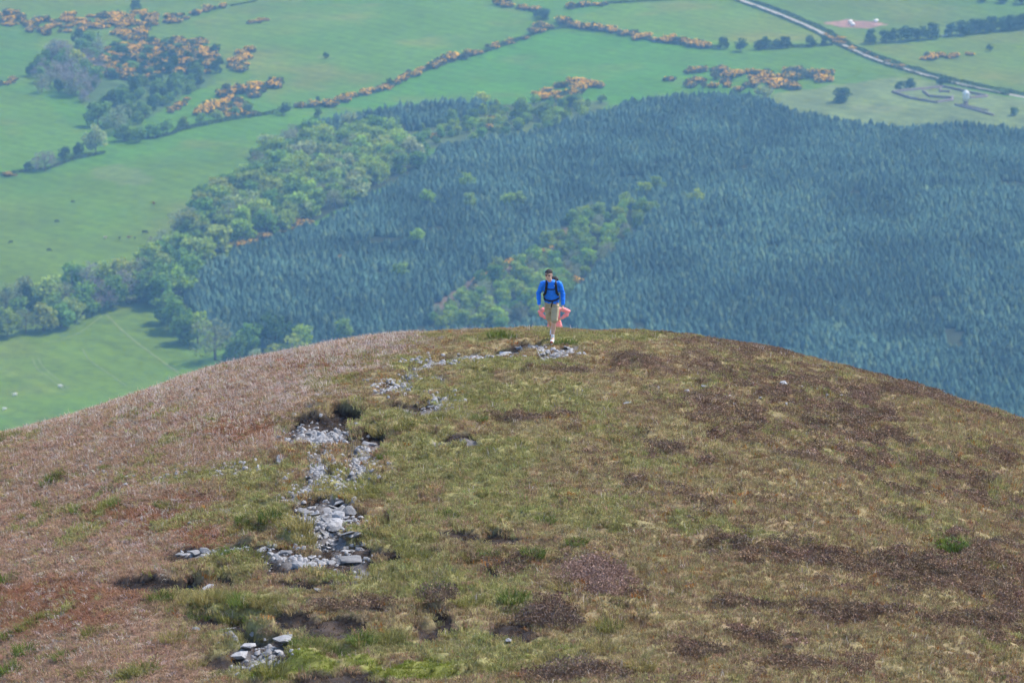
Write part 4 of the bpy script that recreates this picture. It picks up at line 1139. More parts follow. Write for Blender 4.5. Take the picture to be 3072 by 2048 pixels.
def stone(dx, dy, size, label, group=None, var=None, sink=.12, tiltv=.3, cat='stone'):
    global n_stone
    X, Y = on_hill(dx, dy); X, Y = float(X), float(Y)
    k = n_stone % 18 if var is None else var; n_stone += 1
    o = link('stone', STONES[k], None, (X, Y, float(hill_z(X, Y)) + size * sink))
    o.rotation_euler = (rng.normal(0, tiltv), rng.normal(0, tiltv), rng.uniform(0, 6.28))
    o.scale = (size * 1.15, size * 1.15, size * .9)
    tag(o, label, cat, group)
    return o
def rubble(ell, n, lo, hi, label, group):
    for k in range(n):
        cx, cy, rx, ry = ell[rng.integers(0, len(ell))]
        t = rng.uniform(0, 6.28); q = min(1.5, abs(rng.normal(0, .62)) ** .8)
        stone(cx + rx * q * math.cos(t), cy + ry * q * math.sin(t), lo + (hi - lo) * rng.uniform() ** 1.8, label, group)
rubble([(735, 1178, 50, 30), (770, 1190, 45, 34), (740, 1215, 50, 24), (780, 1165, 40, 20), (790, 1225, 36, 16)], 92, .13, .38, 'grey slate stone heaped in the largest rubble pit of the path, left of centre', 'rubble of the large pit')
rubble([(665, 1143, 26, 6)], 8, .08, .2, 'small grey stone in the short row above the large rubble pit', 'stones above the large pit')
rubble([(720, 992, 50, 16), (770, 975, 38, 16), (690, 1008, 34, 10)], 66, .10, .27, 'pale grey stone in the hollow below the overhanging peat bank', 'rubble below the peat bank')
rubble([(848, 1012, 28, 7), (830, 1024, 34, 5)], 12, .10, .26, 'grey slab in the nook right of the peat bank hollow', 'slabs right of the hollow')
rubble([(738, 1066, 24, 22), (705, 1108, 20, 10)], 24, .07, .18, 'small grey stone in the thin stony line leaving the peat hollow', 'stones of the thin line')
rubble([(828, 1068, 32, 22), (840, 1045, 26, 8)], 22, .09, .24, 'flat grey stone bedded in the turf right of the thin stony line', 'flat bedded stones')
rubble([(905, 886, 34, 13), (885, 896, 24, 8)], 28, .07, .17, 'small stone in the gravelly patch where the path bends', 'stones of the path bend')
rubble([(970, 836, 26, 7), (1010, 823, 34, 5), (1070, 814, 34, 4), (1120, 809, 30, 4)], 34, .07, .17, 'small stone in the pale path strip below the hikers, to the left', 'stones of the upper path')
rubble([(1285, 806, 26, 6), (1255, 815, 18, 4)], 10, .06, .15, 'small stone in the path strip just below the blue-shirted hiker', 'stones below the hiker')
rubble([(1020, 918, 24, 10), (1005, 862, 18, 4)], 12, .06, .14, 'small stone in the faint second path left of centre', 'stones of the second path')
for dx, dy, s, v, lab in (
    (800, 1276, .46, 2, 'largest smooth grey boulder slab at the foot of the rubble pit'), (830, 1315, .34, 2, 'long flat pale slab lying alone on dark peat below the boulder'), (692, 1285, .36, 9, 'upright pointed pale stone at the foot of the rubble pit'),
    (740, 1272, .26, 1, 'pale stone between the pointed stone and the boulder slab'), (715, 1262, .22, 7, 'grey stone behind the upright pointed stone'), (762, 1284, .2, 3, 'small pale stone touching the boulder slab'),
    (655, 1268, .26, 8, 'pale flat stone left of the pointed stone'), (640, 1281, .17, 8, 'rounded grey stone at the lower left of the pointed stone'), (600, 1262, .28, 2, 'long pale stone on the peat right of the grass hump'), (622, 1272, .18, 5, 'small pale stone beside the long one near the grass hump'),
    (568, 1252, .16, 6, 'small stone at the right end of the white stone row'), (497, 1266, .2, 13, 'whitish stone at the right end of the five-stone row'), (473, 1265, .24, 7, 'white rounded stone second from the right in the five-stone row'),
    (450, 1270, .26, 1, 'grey-white stone in the middle of the five-stone row'), (428, 1266, .2, 10, 'white stone second from the left in the five-stone row'), (412, 1266, .17, 8, 'whitish stone at the left end of the five-stone row'),
    (483, 1348, .26, 2, 'pale stone lying before the crumbling turf lump, lower left'), (793, 1240, .24, 9, 'pale stone at the bottom right of the rubble pit'), (836, 1226, .17, 5, 'white stone pair member on the right bank of the rubble pit'), (826, 1232, .2, 1, 'white stone beside the grass lump on the right bank'),
    (452, 1446, .19, 7, 'small white stone alone on peat, lower left'), (518, 1450, .32, 2, 'flat grey stone above the bottom rubble'), (568, 1478, .42, 8, 'broad grey slab in the bottom rubble'), (552, 1500, .34, 1, 'rounded light grey stone at the front of the bottom rubble'),
    (528, 1470, .22, 5, 'pale stone at the left rim of the bottom rubble'), (600, 1470, .24, 8, 'pale stone under the turf block in the bottom rubble'), (655, 1472, .36, 9, 'pointed grey rock on the right of the bottom rubble'), (548, 1516, .26, 7, 'whitish stone at the bottom of the lowest rubble'),
    (595, 1512, .24, 2, 'thin pale stone at the lower right of the bottom rubble'), (612, 1490, .2, 3, 'small pale stone in the middle of the bottom rubble'), (640, 1486, .18, 6, 'small pale stone near the pointed rock'), (575, 1515, .14, 10, 'tiny white stone at the bottom edge of the lowest rubble'),
    (358, 1094, .2, 4, 'grey stone on the left slope, the larger of two'), (288, 1114, .15, 1, 'small grey stone on the left slope, further left'), (1163, 803, .3, 2, 'grey stone at the upper end of the path strip'), (1305, 798, .24, 6, 'dark grey stone by the path right of the hiker'),
    (730, 1355, .15, 9, 'small upright grey stone on peat below the flat slab'), (1168, 1475, .16, 7, 'bluish white stone in the grass at the bottom centre'), (650, 1047, .34, 2, 'long thin slab on the turf left of the peat hollow'), (437, 1202, .14, 3, 'dark stone on the brown slope left of the grass patch'),
    (1440, 925, .2, 2, 'flat grey stone alone on the right of the hill, below the crest'), (1800, 888, .2, 5, 'pale stone on the right heath below the crest'), (1618, 888, .18, 1, 'pale bluish stone on the right heath, left of the others'), (2000, 893, .18, 2, 'pale flat stone far right below the crest'),
    (2252, 930, .2, 9, 'small grey stone on the right skyline'), (1930, 905, .14, 3, 'tiny pale stone on the right heath')):
    stone(dx, dy, s * 1.2, lab, None, v, .16, .16)
# loose chips too small to pick apart
V, F = [], []
spots = [(740, 1195, 80, 55, 380), (735, 990, 75, 30, 340), (735, 1075, 34, 40, 220), (830, 1066, 40, 30, 240), (900, 888, 42, 16, 170), (1000, 826, 60, 9, 130), (1090, 813, 70, 5, 110), (1280, 808, 40, 9, 110), (1015, 918, 40, 14, 110), (945, 858, 20, 16, 40), (790, 1110, 30, 24, 110), (690, 1120, 26, 18, 80), (1220, 793, 40, 4, 70),
         (600, 1490, 70, 34, 130), (700, 1275, 110, 18, 150), (480, 1268, 80, 8, 50), (540, 1080, 130, 26, 90), (250, 1090, 160, 30, 50), (1800, 900, 400, 40, 40)]
for cx, cy, rx, ry, n in spots:
    t = rng.uniform(0, 6.28, n); q = np.minimum(1.9, np.abs(rng.normal(0, .75, n)) ** .85)
    X, Y = on_hill(cx + rx * q * np.cos(t), cy + ry * q * np.sin(t)); Z = hill_z(X, Y)
    for k in range(n):
        s = rng.uniform(.02, .075); b = len(V); a = rng.uniform(0, 6.28); ca, sa = math.cos(a), math.sin(a)
        for lx, ly, lz in ((-1, -.6, -.3), (1, -.7, -.3), (.9, .6, -.3), (-1, .7, -.3), (-.6, -.3, .5), (.5, -.4, .45), (.6, .4, .55), (-.5, .4, .4)):
            j = rng.uniform(.7, 1.2)
            V.append((X[k] + s * j * (lx * ca - ly * sa), Y[k] + s * j * (lx * sa + ly * ca), Z[k] + s * lz * j + .01))
        F += [(b, b + 1, b + 5, b + 4), (b + 1, b + 2, b + 6, b + 5), (b + 2, b + 3, b + 7, b + 6), (b + 3, b, b + 4, b + 7), (b + 4, b + 5, b + 6, b + 7)]
chips = link('stone_chips', mesh_from('stone_chips', np.array(V), np.array(F), M_STONE))
tag(chips, 'small grey stone chips strewn along the worn path', 'gravel', kind='stuff')
print('stones', n_stone)

# ------------------------------------------------------------------ tussocks and heather bushes that stand out
TUSS = []
for k in range(5):
    v, f, a = blades(190, .22, .24, .012, 1.0, 1200 + k); TUSS.append(mesh_from('grass_tussock', v, f, M_BLADE_O, False, {'rnd': a}))
BUSH = [heather_mesh('heather_bush', 1300 + k, 520, M_HEATH_O, .38, .24) for k in range(3)]
def tussock(dx, dy, s, tint, label, group=None, flat=1.0, bush=False):
    X, Y = on_hill(dx, dy); X, Y = float(X), float(Y)
    m = (BUSH if bush else TUSS); me = m[rng.integers(0, len(m))]
    o = link('heather_bush' if bush else 'grass_tussock', me, None, (X, Y, float(hill_z(X, Y)) - .02), rng.uniform(0, 6.28), (s, s, s * flat))
    o.color = (*(np.array(tint) * rng.uniform(.85, 1.15)), 1)
    tag(o, label, 'heather bush' if bush else 'grass tuft', group)
gA, gB, gC = (0.120, 0.155, 0.042), (0.190, 0.185, 0.062), (0.290, 0.245, 0.100)
for dx, dy, s, t in ((95, 1155, .9, gA), (250, 1165, 1.1, gB), (275, 1160, 1.0, gA), (235, 1172, .8, gB), (180, 1173, .8, gA), (110, 1112, .9, gA), (130, 1100, 1.0, gA), (150, 1090, .9, gB), (240, 1078, .6, gA), (15, 1010, 1.3, gB), (40, 1003, 1.0, gB),
                     (60, 1183, .7, gB), (390, 1165, .9, gB), (370, 1160, .7, gA), (425, 1162, .7, gB)):
    tussock(dx, dy, s, t, 'dark green grass tuft standing out on the brown left slope', 'grass tufts of the left slope', .8)
for dx, dy, s, t in ((15, 1330, 1.1, gA), (85, 1430, 1.0, gB), (62, 1445, 1.0, gB), (20, 1460, .9, gA), (110, 1415, .8, gB), (215, 1455, .9, gB), (400, 1470, 1.2, gC), (60, 1500, 1.1, gA), (150, 1510, 1.0, gA), (25, 1540, 1.2, gA), (330, 1545, 1.2, gB), (300, 1550, .9, gB), (205, 1550, .9, gB), (450, 1530, .8, gC)):
    tussock(dx, dy, s, t, 'grass tuft in the reddish lower left corner of the hill', 'grass tufts of the lower left corner', .85)
for dx, dy, s, t in ((655, 1212, 1.1, gB), (690, 1225, 1.3, gC), (620, 1208, 1.1, gA), (590, 1215, 1.0, gB), (545, 1220, .9, gC), (560, 1210, .8, gA), (700, 1240, 1.0, gC)):
    tussock(dx, dy, s, t, 'shaggy grass tuft on the turf lip left of the rubble pit', 'tufts on the lip of the rubble pit')
for dx, dy, s, t in ((540, 1285, 1.3, gA), (565, 1282, 1.2, gB), (520, 1288, 1.0, gA), (590, 1288, .9, gB), (500, 1285, .8, gB)):
    tussock(dx, dy, s, t, 'dark grass tuft on the hump below the white stone row', 'tufts on the hump by the stone row', .85)
for dx, dy, s, t in ((370, 1378, 1.0, gA), (440, 1385, 1.1, gC), (480, 1390, 1.2, gC), (520, 1382, 1.0, gB), (560, 1392, 1.2, gA), (600, 1388, 1.1, gC), (640, 1380, 1.0, gB), (460, 1408, 1.0, gA), (530, 1406, 1.1, gB), (590, 1404, 1.0, gA)):
    tussock(dx, dy, s, t, 'long-bladed grass tuft on the turf island in the lower left', 'tufts of the turf island', .9)
for dx, dy, s, t in ((835, 1130, 1.2, gB), (860, 1136, .9, gB), (820, 1145, .9, gC), (960, 1200, .9, gA), (1030, 1176, .9, gA), (1250, 1198, .9, gA), (935, 1265, 1.0, gB), (905, 1222, 1.0, gC), (1100, 1250, .8, gC), (1325, 1252, .9, gA), (1225, 1278, 1.0, gA), (1085, 1280, .9, gB), (1120, 1275, .9, gA), (1010, 965, 1.0, gB), (920, 950, 1.0, gB), (930, 995, 1.0, gB), (1100, 968, .8, gA), (870, 985, .9, gC), (890, 1045, .9, gA)):
    tussock(dx, dy, s, t, 'grass tuft in the green centre of the hill, right of the path', 'grass tufts right of the path', .85)
for dx, dy, s, t in ((1140, 776, 1.0, gA), (1165, 778, 1.0, gA), (1300, 790, 1.1, gA), (1290, 793, .7, gA)):
    tussock(dx, dy, s, t, 'dark grass tuft near the feet of the blue-shirted hiker', 'grass tufts near the hiker', .8)
for dx, dy, s, t in ((1000, 1360, 1.1, gA), (1180, 1385, 1.2, gA), (1290, 1350, 1.0, gC), (1400, 1440, 1.1, gB), (1080, 1390, 1.1, gB), (960, 1290, .9, gB), (830, 1480, 1.1, gA), (900, 1470, 1.0, gB), (1150, 1540, 1.2, gB), (1260, 1510, 1.1, gC), (1380, 1500, 1.1, gC), (735, 1495, 1.2, gB), (700, 1490, 1.1, gA), (770, 1500, 1.0, gA), (625, 1552, 1.3, gB), (1470, 1545, 1.1, gC)):
    tussock(dx, dy, s, t, 'grass tuft among heather in the bottom centre of the hill', 'grass tufts of the bottom centre')
for dx, dy, s, t in ((2180, 1250, 1.2, (.13, .19, .05)), (2200, 1252, 1.0, (.13, .19, .05))):
    tussock(dx, dy, s, t, 'vivid green grass tuft at the upper edge of the dark heather band', 'vivid green tufts at the right')
hA = (0.175, 0.125, 0.10)
for dx, dy, s, lab in ((1230, 1425, 1.1, 'left lump of the large dark heather bush, bottom centre'), (1262, 1430, 1.3, 'tallest lump of the large dark heather bush, bottom centre'), (1295, 1438, 1.05, 'right lump of the large dark heather bush, bottom centre'),
                       (1005, 1388, 1.1, 'small dark heather bush above the turf lump on peat'), (1800, 1243, .9, 'dark heather bush poking above the green lane at the right'), (1310, 1555, 1.3, 'dark heather bush at the bottom edge, right of centre'),
                       (1540, 1038, .9, 'lone dark heather bush in the middle of the right heath'), (1455, 822, .8, 'dark heather bush on the right of the brow')):
    tussock(dx, dy, s, hA, lab, None, 1.0, True)

# ------------------------------------------------------------------ figures: closed shapes melted into one continuous skin
class Clay:
    def __init__(self): self.V, self.F = [], []
    def rings(self, rs, sides=14):
        """rs: list of (centre, half-axis a, half-axis b) rings, capped at both ends."""
        k = len(self.V)
        for c, a, b in rs:
            c, a, b = Vector(c), Vector(a), Vector(b)
            for i in range(sides):
                t = 2 * math.pi * i / sides; self.V.append(tuple(c + a * math.cos(t) + b * math.sin(t)))
        n = len(rs)
        for r in range(n - 1):
            for i in range(sides):
                j = (i + 1) % sides; self.F.append((k + r * sides + i, k + r * sides + j, k + (r + 1) * sides + j, k + (r + 1) * sides + i))
        self.F.append(tuple(k + i for i in range(sides))[::-1]); self.F.append(tuple(k + (n - 1) * sides + i for i in range(sides)))
    def limb(self, pts, flat=1.0, sides=12):
        """pts: (x, y, z, r): tapered tube with rounded ends; flat squeezes it in depth."""
        P = [Vector(p[:3]) for p in pts]; rs = []
        for i, p in enumerate(P):
            d = (P[min(i + 1, len(P) - 1)] - P[max(i - 1, 0)]).normalized()
            a = Vector((1, 0, 0)) - d * d.x
            if a.length < .2: a = Vector((0, 1, 0)) - d * d.y
            a.normalize(); b = d.cross(a); r = pts[i][3]
            if i == 0: rs.append((p - d * r * .75, a * r * .45, b * r * .45 * flat))
            rs.append((p, a * r, b * r * flat))
            if i == len(P) - 1: rs.append((p + d * r * .75, a * r * .45, b * r * .45 * flat))
        self.rings(rs, sides)
    def ball(self, c, rx, ry, rz):
        self.rings([((c[0], c[1], c[2] + rz * math.sin(t)), (rx * math.cos(t), 0, 0), (0, ry * math.cos(t), 0)) for t in np.linspace(-1.45, 1.45, 9)])
    def box(self, lo, hi, bev=.02):
        cx, cy = (lo[0] + hi[0]) / 2, (lo[1] + hi[1]) / 2; hx_, hy_ = (hi[0] - lo[0]) / 2, (hi[1] - lo[1]) / 2
        rs = []
        for z, s in ((lo[2], bev), (lo[2] + bev, 0), (hi[2] - bev, 0), (hi[2], bev)):
            rs.append(((cx, cy, z), (hx_ - s, 0, 0), (0, hy_ - s, 0)))
        k = len(self.V); sides = 20
        for c, a, b in rs:
            for i in range(sides):
                t = 2 * math.pi * (i + .5) / sides; q = 1 / max(abs(math.cos(t)), abs(math.sin(t))); q = min(q, 1.27)
                self.V.append((c[0] + a[0] * math.cos(t) * q, c[1] + b[1] * math.sin(t) * q, c[2]))
        for r in range(3):
            for i in range(sides):
                j = (i + 1) % sides; self.F.append((k + r * sides + i, k + r * sides + j, k + (r + 1) * sides + j, k + (r + 1) * sides + i))
        self.F.append(tuple(k + i for i in range(sides))[::-1]); self.F.append(tuple(k + 3 * sides + i for i in range(sides)))
    def bake(self, name, mat, voxel=.012, smooth=2, wrinkle=0.0, wscale=.07):
        me = bpy.data.meshes.new(name + '_raw'); me.from_pydata(self.V, [], self.F); me.update()
        o = bpy.data.objects.new(name, me); COL.objects.link(o)
        if voxel:
            m = o.modifiers.new('melt', 'REMESH'); m.mode = 'VOXEL'; m.voxel_size = voxel; m.use_smooth_shade = True
            if smooth: s = o.modifiers.new('soft', 'SMOOTH'); s.iterations = smooth; s.factor = .5
        dg = bpy.context.evaluated_depsgraph_get()
        fin = bpy.data.meshes.new_from_object(o.evaluated_get(dg)); fin.name = name
        bpy.data.objects.remove(o); bpy.data.meshes.remove(me)
        if wrinkle:
            n = len(fin.vertices); co = np.empty(n * 3, np.float32); no = np.empty(n * 3, np.float32)
            fin.vertices.foreach_get('co', co); fin.vertices.foreach_get('normal', no); co = co.reshape(-1, 3); no = no.reshape(-1, 3)
            w_ = fbm(co[:, 0] / wscale + co[:, 2] / wscale * .8, co[:, 2] / wscale * 1.5 - co[:, 0] / wscale * .6 + co[:, 1] / wscale, 5, 3)
            co = co + no * (w_ * wrinkle)[:, None]; fin.vertices.foreach_set('co', co.astype(np.float32).ravel()); fin.update()
        fin.polygons.foreach_set('use_smooth', np.ones(len(fin.polygons), bool))
        fin.materials.clear(); fin.materials.append(mat)
        return fin

def fabric(name, color, rough=.85, var=.12): return plain_mat(name, color, rough, .25, var, 14.0)
SKIN = plain_mat('skin', (0.66, 0.40, 0.30), .6, .35, .12, 9.0)

def hand(cl, wrist, tip_dir, palm_side, thumb_side, s=1.0, curl=.35):
    """Palm, four unequal bent fingers and a thumb leaving the side of the palm."""
    w, d = Vector(wrist), Vector(tip_dir).normalized(); side = Vector(thumb_side).normalized(); pn = Vector(palm_side).normalized()
    k = w + d * .085 * s
    cl.rings([(w - d * .01, side * .026 * s, pn * .02 * s), (w + d * .03 * s, side * .036 * s, pn * .017 * s), (w + d * .07 * s, side * .042 * s, pn * .015 * s), (k, side * .040 * s, pn * .012 * s)], 12)
    for i, (off, ln) in enumerate(((.030, .068), (.010, .078), (-.011, .072), (-.031, .056))):
        a = k + side * off * s - d * .01; b = a + (d * .9 + pn * curl * .6).normalized() * ln * .5 * s; c = b + (d * .7 + pn * curl * 1.9).normalized() * ln * .5 * s
        cl.limb([(*a, .0095 * s), (*b, .009 * s), (*c, .0075 * s)], 1, 8)
    a = w + d * .025 * s + side * .032 * s; b = a + (side * .65 + d * .75 + pn * .3).normalized() * .038 * s; c = b + (d * .95 + side * .1 + pn * .45).normalized() * .032 * s
    cl.limb([(*a, .0125 * s), (*b, .0105 * s), (*c, .0085 * s)], 1, 8)

def head(cl, c, yaw=0.0, nod=0.0, s=1.0, grow=1.0):
    """Head with jaw, nose, brow, ears; c = centre of the skull, facing -Y."""
    M = Matrix.Translation(c) @ Euler((nod, 0, yaw)).to_matrix().to_4x4()
    sub = Clay()
    prof = [(-.118, .030, .028, -.052), (-.108, .044, .050, -.040), (-.085, .058, .072, -.024), (-.05, .068, .088, -.008), (0, .075, .097, 0), (.04, .077, .099, .004), (.08, .066, .086, .006), (.105, .042, .056, .006), (.117, .014, .02, .006)]
    sub.rings([((0, oy * s, z * s), (rx * s, 0, 0), (0, ry * s, 0)) for z, rx, ry, oy in prof], 18)
    sub.limb([(0, -.094 * s, .012 * s, .010 * s), (0, -.108 * s, -.02 * s, .0135 * s), (0, -.104 * s, -.034 * s, .016 * s)], 1, 8)
    sub.ball((0, -.090 * s, .022 * s), .052 * s, .014 * s, .011 * s)
    sub.ball((0, -.083 * s, -.062 * s), .028 * s, .012 * s, .012 * s)
    sub.ball((0, -.072 * s, -.102 * s), .024 * s, .018 * s, .016 * s)
    for q in (-1, 1):
        sub.ball((q * .076 * s, .010 * s, -.01 * s), .010 * s, .019 * s, .032 * s)
        sub.ball((q * .040 * s, -.070 * s, -.030 * s), .022 * s, .02 * s, .018 * s)
    k = len(cl.V); cl.V += [tuple(M @ Vector(v)) for v in sub.V]; cl.F += [tuple(i + k for i in f) for f in sub.F]
    return M

def band(cl_pts, width, thick, name, mat, parent, up=(0, 0, 1)):
    """A flat strap along points, with thickness."""
    P = [Vector(p) for p in cl_pts]; V, F = [], []
    for i, p in enumerate(P):
        d = (P[min(i + 1, len(P) - 1)] - P[max(i - 1, 0)]).normalized()
        o_ = Vector(up) if not callable(up) else Vector(up(p))
        sdv = d.cross(o_).normalized() * width / 2; n_ = sdv.cross(d).normalized() * thick / 2
        V += [tuple(p - sdv - n_), tuple(p + sdv - n_), tuple(p + sdv + n_), tuple(p - sdv + n_)]
    for i in range(len(P) - 1):
        a, b = i * 4, i * 4 + 4
        for q in range(4): F.append((a + q, a + (q + 1) % 4, b + (q + 1) % 4, b + q))
    F += [(3, 2, 1, 0), tuple(len(V) - 4 + i for i in range(4))]
    return link(name, mesh_from(name, np.array(V), np.array(F), mat), parent)

# --- the hiker in the blue top, striding towards the camera
Xm, Ym = on_hill(1267, 788); Xm, Ym = float(Xm), float(Ym)
man = link('person', None, None, (Xm, Ym, float(hill_z(Xm, Ym)) + .015))
tag(man, 'hiker in blue long-sleeved top, khaki shorts and dark cap walking up the brow', 'person')
hipL, hipR = (.095, .24, .93), (-.085, .27, .93)
kneeL, ankL = (.055, .03, .535), (.025, .055, .115)
kneeR, ankR = (-.055, .30, .50), (.012, .64, .18)
shL, shR = (.172, .155, 1.455), (-.203, .155, 1.465)
elL, wrL = (.272, .20, 1.185), (.275, .095, .915)
elR, wrR = (-.325, .215, 1.185), (-.300, .085, .925)
hc = (-.075, .05, 1.70)
b = Clay()
head(b, hc, R(-14), R(-4), 1.08)
Mh = Matrix.Translation(hc) @ Euler((R(-4), 0, R(-14))).to_matrix().to_4x4() @ Matrix.Scale(1.08, 4)
b.limb([(-.06, .085, 1.62, .056), (-.045, .12, 1.53, .060), (-.02, .15, 1.46, .075)])
b.rings([((-.015, .16, 1.47), (.15, 0, 0), (0, .07, 0)), ((-.015, .165, 1.35), (.165, 0, 0), (0, .095, 0)), ((-.01, .19, 1.15), (.145, 0, 0), (0, .09, 0)), ((.0, .235, 1.0), (.15, 0, 0), (0, .095, 0)), ((.005, .25, .88), (.145, 0, 0), (0, .095, 0))], 18)
b.limb([(*shL, .062), (*elL, .045), (*wrL, .029)]); b.limb([(*shR, .062), (*elR, .045), (*wrR, .029)])
b.limb([(*hipL, .088), (.075, .13, .73, .078), (*kneeL, .057)]); b.limb([kneeL + (.056,), (.05, .06, .42, .060), (.045, .075, .34, .058), (.03, .06, .2, .038), ankL + (.034,)])
b.limb([(*hipR, .088), (-.07, .28, .72, .078), (*kneeR, .057)]); b.limb([kneeR + (.056,), (-.035, .42, .41, .060), (-.018, .51, .33, .052), ankR + (.034,)])
b.limb([ankL + (.036,), (.015, -.03, .055, .038), (.005, -.12, .04, .034)]); b.limb([ankR + (.036,), (.012, .62, .11, .036), (.01, .54, .055, .032)])
hand(b, wrL, (-.05, -.25, -1), (-1, -.1, 0), (-.1, -1, .2), 1.05, .5)
hand(b, wrR, (.15, -.25, -1), (1, -.1, 0), (.1, -1, .2), 1.05, .5)
link('body', b.bake('body', SKIN, .0065, 2), man)
BLUE = fabric('blue_jersey', (0.018, 0.205, 0.86), .7, .12)
s = Clay()
s.rings([((-.03, .135, 1.545), (.075, 0, .008), (0, .07, 0)), ((-.018, .15, 1.50), (.15, 0, .01), (0, .088, 0)), ((-.015, .155, 1.44), (.198, 0, 0), (0, .108, 0)), ((-.015, .158, 1.34), (.192, 0, 0), (0, .122, 0)), ((-.01, .18, 1.2), (.182, 0, 0), (0, .122, 0)),
         ((.0, .21, 1.08), (.180, 0, 0), (0, .122, 0)), ((.003, .235, .99), (.182, 0, 0), (0, .125, 0)), ((.003, .242, .955), (.180, 0, -.012), (0, .122, 0))], 22)
for sh, el, wr in ((shL, elL, wrL), (shR, elR, wrR)):
    m1 = tuple((sh[i] * .5 + el[i] * .5) for i in range(3)); m2 = tuple((el[i] * .45 + wr[i] * .55) for i in range(3)); m3 = tuple((el[i] * .08 + wr[i] * .92) for i in range(3))
    s.limb([(*sh, .082), (*m1, .070), (*el, .061), (*m2, .052), (*m3, .043)])
shirt = link('shirt', s.bake('shirt', BLUE, .010, 2, .028, .07), man)
M_WHITE = fabric('white_cloth', (0.80, 0.80, 0.80), .7, .05)
lg = []
for q, (x, z) in enumerate(((.058, 1.425), (.066, 1.432), (.074, 1.425))):
    lg += [(x - .005, .155 - .122, z - .008), (x + .003, .155 - .122, z - .008), (x + .007, .155 - .121, z + .008), (x - .001, .155 - .121, z + .008)]
link('logo', mesh_from('logo', np.array(lg), np.arange(12).reshape(3, 4), M_WHITE), shirt)['label'] = 'small white emblem on the chest'
KHAKI = fabric('khaki_cotton', (0.44, 0.37, 0.24), .9, .14)
s = Clay()
s.rings([((.003, .238, 1.0), (.172, 0, 0), (0, .118, 0)), ((.005, .245, .93), (.178, 0, 0), (0, .125, 0)), ((.005, .25, .86), (.175, 0, 0), (0, .13, 0)), ((.005, .25, .83), (.165, 0, 0), (0, .12, 0))], 22)
s.limb([(.092, .225, .87, .105), (.078, .14, .74, .100), (.066, .065, .61, .090), (.062, .035, .545, .086)], 1, 16)
s.limb([(-.085, .262, .87, .105), (-.073, .278, .74, .098), (-.060, .292, .60, .088), (-.052, .305, .53, .083)], 1, 16)
link('shorts', s.bake('shorts', KHAKI, .010, 1, .022, .05), man)
SHOE_W, SHOE_R, SHOE_O = fabric('shoe_white', (.72, .72, .74), .6, .08), fabric('shoe_maroon', (.22, .03, .035), .6, .2), fabric('shoe_orange', (.80, .25, .03), .6, .1)
for ank, heel, ball, toe, zs, up in ((ankL, (.025, .085, .045), (.008, -.07, .042), (.0, -.145, .035), 1, 0), (ankR, (.012, .68, .14), (.01, .57, .055), (.01, .505, .035), 1, 0)):
    s = Clay(); s.limb([(ank[0], ank[1], ank[2] + .075, .044), (*ank, .043), (ank[0], ank[1], ank[2] - .03, .044)])
    link('sock', s.bake('sock', M_WHITE, .009, 1), man)
    s = Clay(); s.limb([(heel[0], heel[1], heel[2] + .02, .045), ((heel[0] + ball[0]) / 2, (heel[1] + ball[1]) / 2, (heel[2] + ball[2]) / 2 + .018, .050), (*ball, .050), (*toe, .038)], .85)
    shoe = link('shoe', s.bake('shoe', SHOE_W, .009, 1), man)
    s = Clay(); s.limb([(heel[0], heel[1] + .01, heel[2] - .028, .040), (ball[0], ball[1], ball[2] - .028, .047), (toe[0], toe[1] - .008, toe[2] - .02, .036)], .38)
    link('sole', s.bake('sole', SHOE_O, .008, 1), shoe)
    s = Clay(); s.limb([(toe[0] - .006, toe[1] - .012, toe[2] + .006, .036), (toe[0] - .004, toe[1] + .03, toe[2] + .016, .043)], .8)
    link('toe_cap', s.bake('toe_cap', SHOE_R, .008, 1), shoe)
DARK = fabric('dark_cap_cloth', (0.030, 0.026, 0.028), .85, .2)
def in_head(o_): o_.matrix_local = Mh; return o_
s = Clay(); s.rings([((0, .012, .047), (.086, 0, 0), (0, .106, 0)), ((0, .008, .078), (.083, 0, 0), (0, .104, 0)), ((0, .012, .108), (.064, 0, 0), (0, .082, 0)), ((0, .014, .126), (.03, 0, 0), (0, .04, 0)), ((0, .014, .130), (.008, 0, 0), (0, .01, 0))], 18)
cap = in_head(link('cap', s.bake('cap', DARK, .008, 1), man))
s = Clay(); s.rings([((0, -.085, .062), (.075, 0, -.0), (0, .0, .006)), ((0, -.125, .061), (.070, 0, 0), (0, 0, .006)), ((0, -.155, .055), (.055, 0, 0), (0, 0, .006)), ((0, -.172, .050), (.03, 0, 0), (0, 0, .005))], 14)
link('brim', s.bake('brim', DARK, .006, 1), cap)
LENS = plain_mat('dark_lens', (.012, .012, .015), .15, .6, .1)
s = Clay()
for q in (-1, 1):
    s.ball((q * .034, -.093, .004), .030, .012, .019); s.limb([(q * .06, -.085, .010, .005), (q * .078, -.02, .008, .0045), (q * .08, .02, .004, .004)], 1, 6)
s.limb([(-.012, -.102, .010, .005), (.012, -.102, .010, .005)], 1, 6)
in_head(link('sunglasses', s.bake('sunglasses', LENS, .005, 1), man))
s = Clay(); s.ball((0, -.093, -.062), .022, .006, .0055)
in_head(link('mouth', s.bake('mouth', plain_mat('lips', (.30, .10, .09), .5, .4, .1), .003, 0), man))
s = Clay(); s.rings([((0, .03, -.045), (.070, 0, 0), (0, .078, 0)), ((0, .026, 0), (.080, 0, 0), (0, .084, 0)), ((0, .022, .04), (.083, 0, 0), (0, .088, 0))], 16)
in_head(link('hair', s.bake('hair', plain_mat('grey_hair', (.11, .095, .085), .9, .2, .3, 40), .007, 1), man))
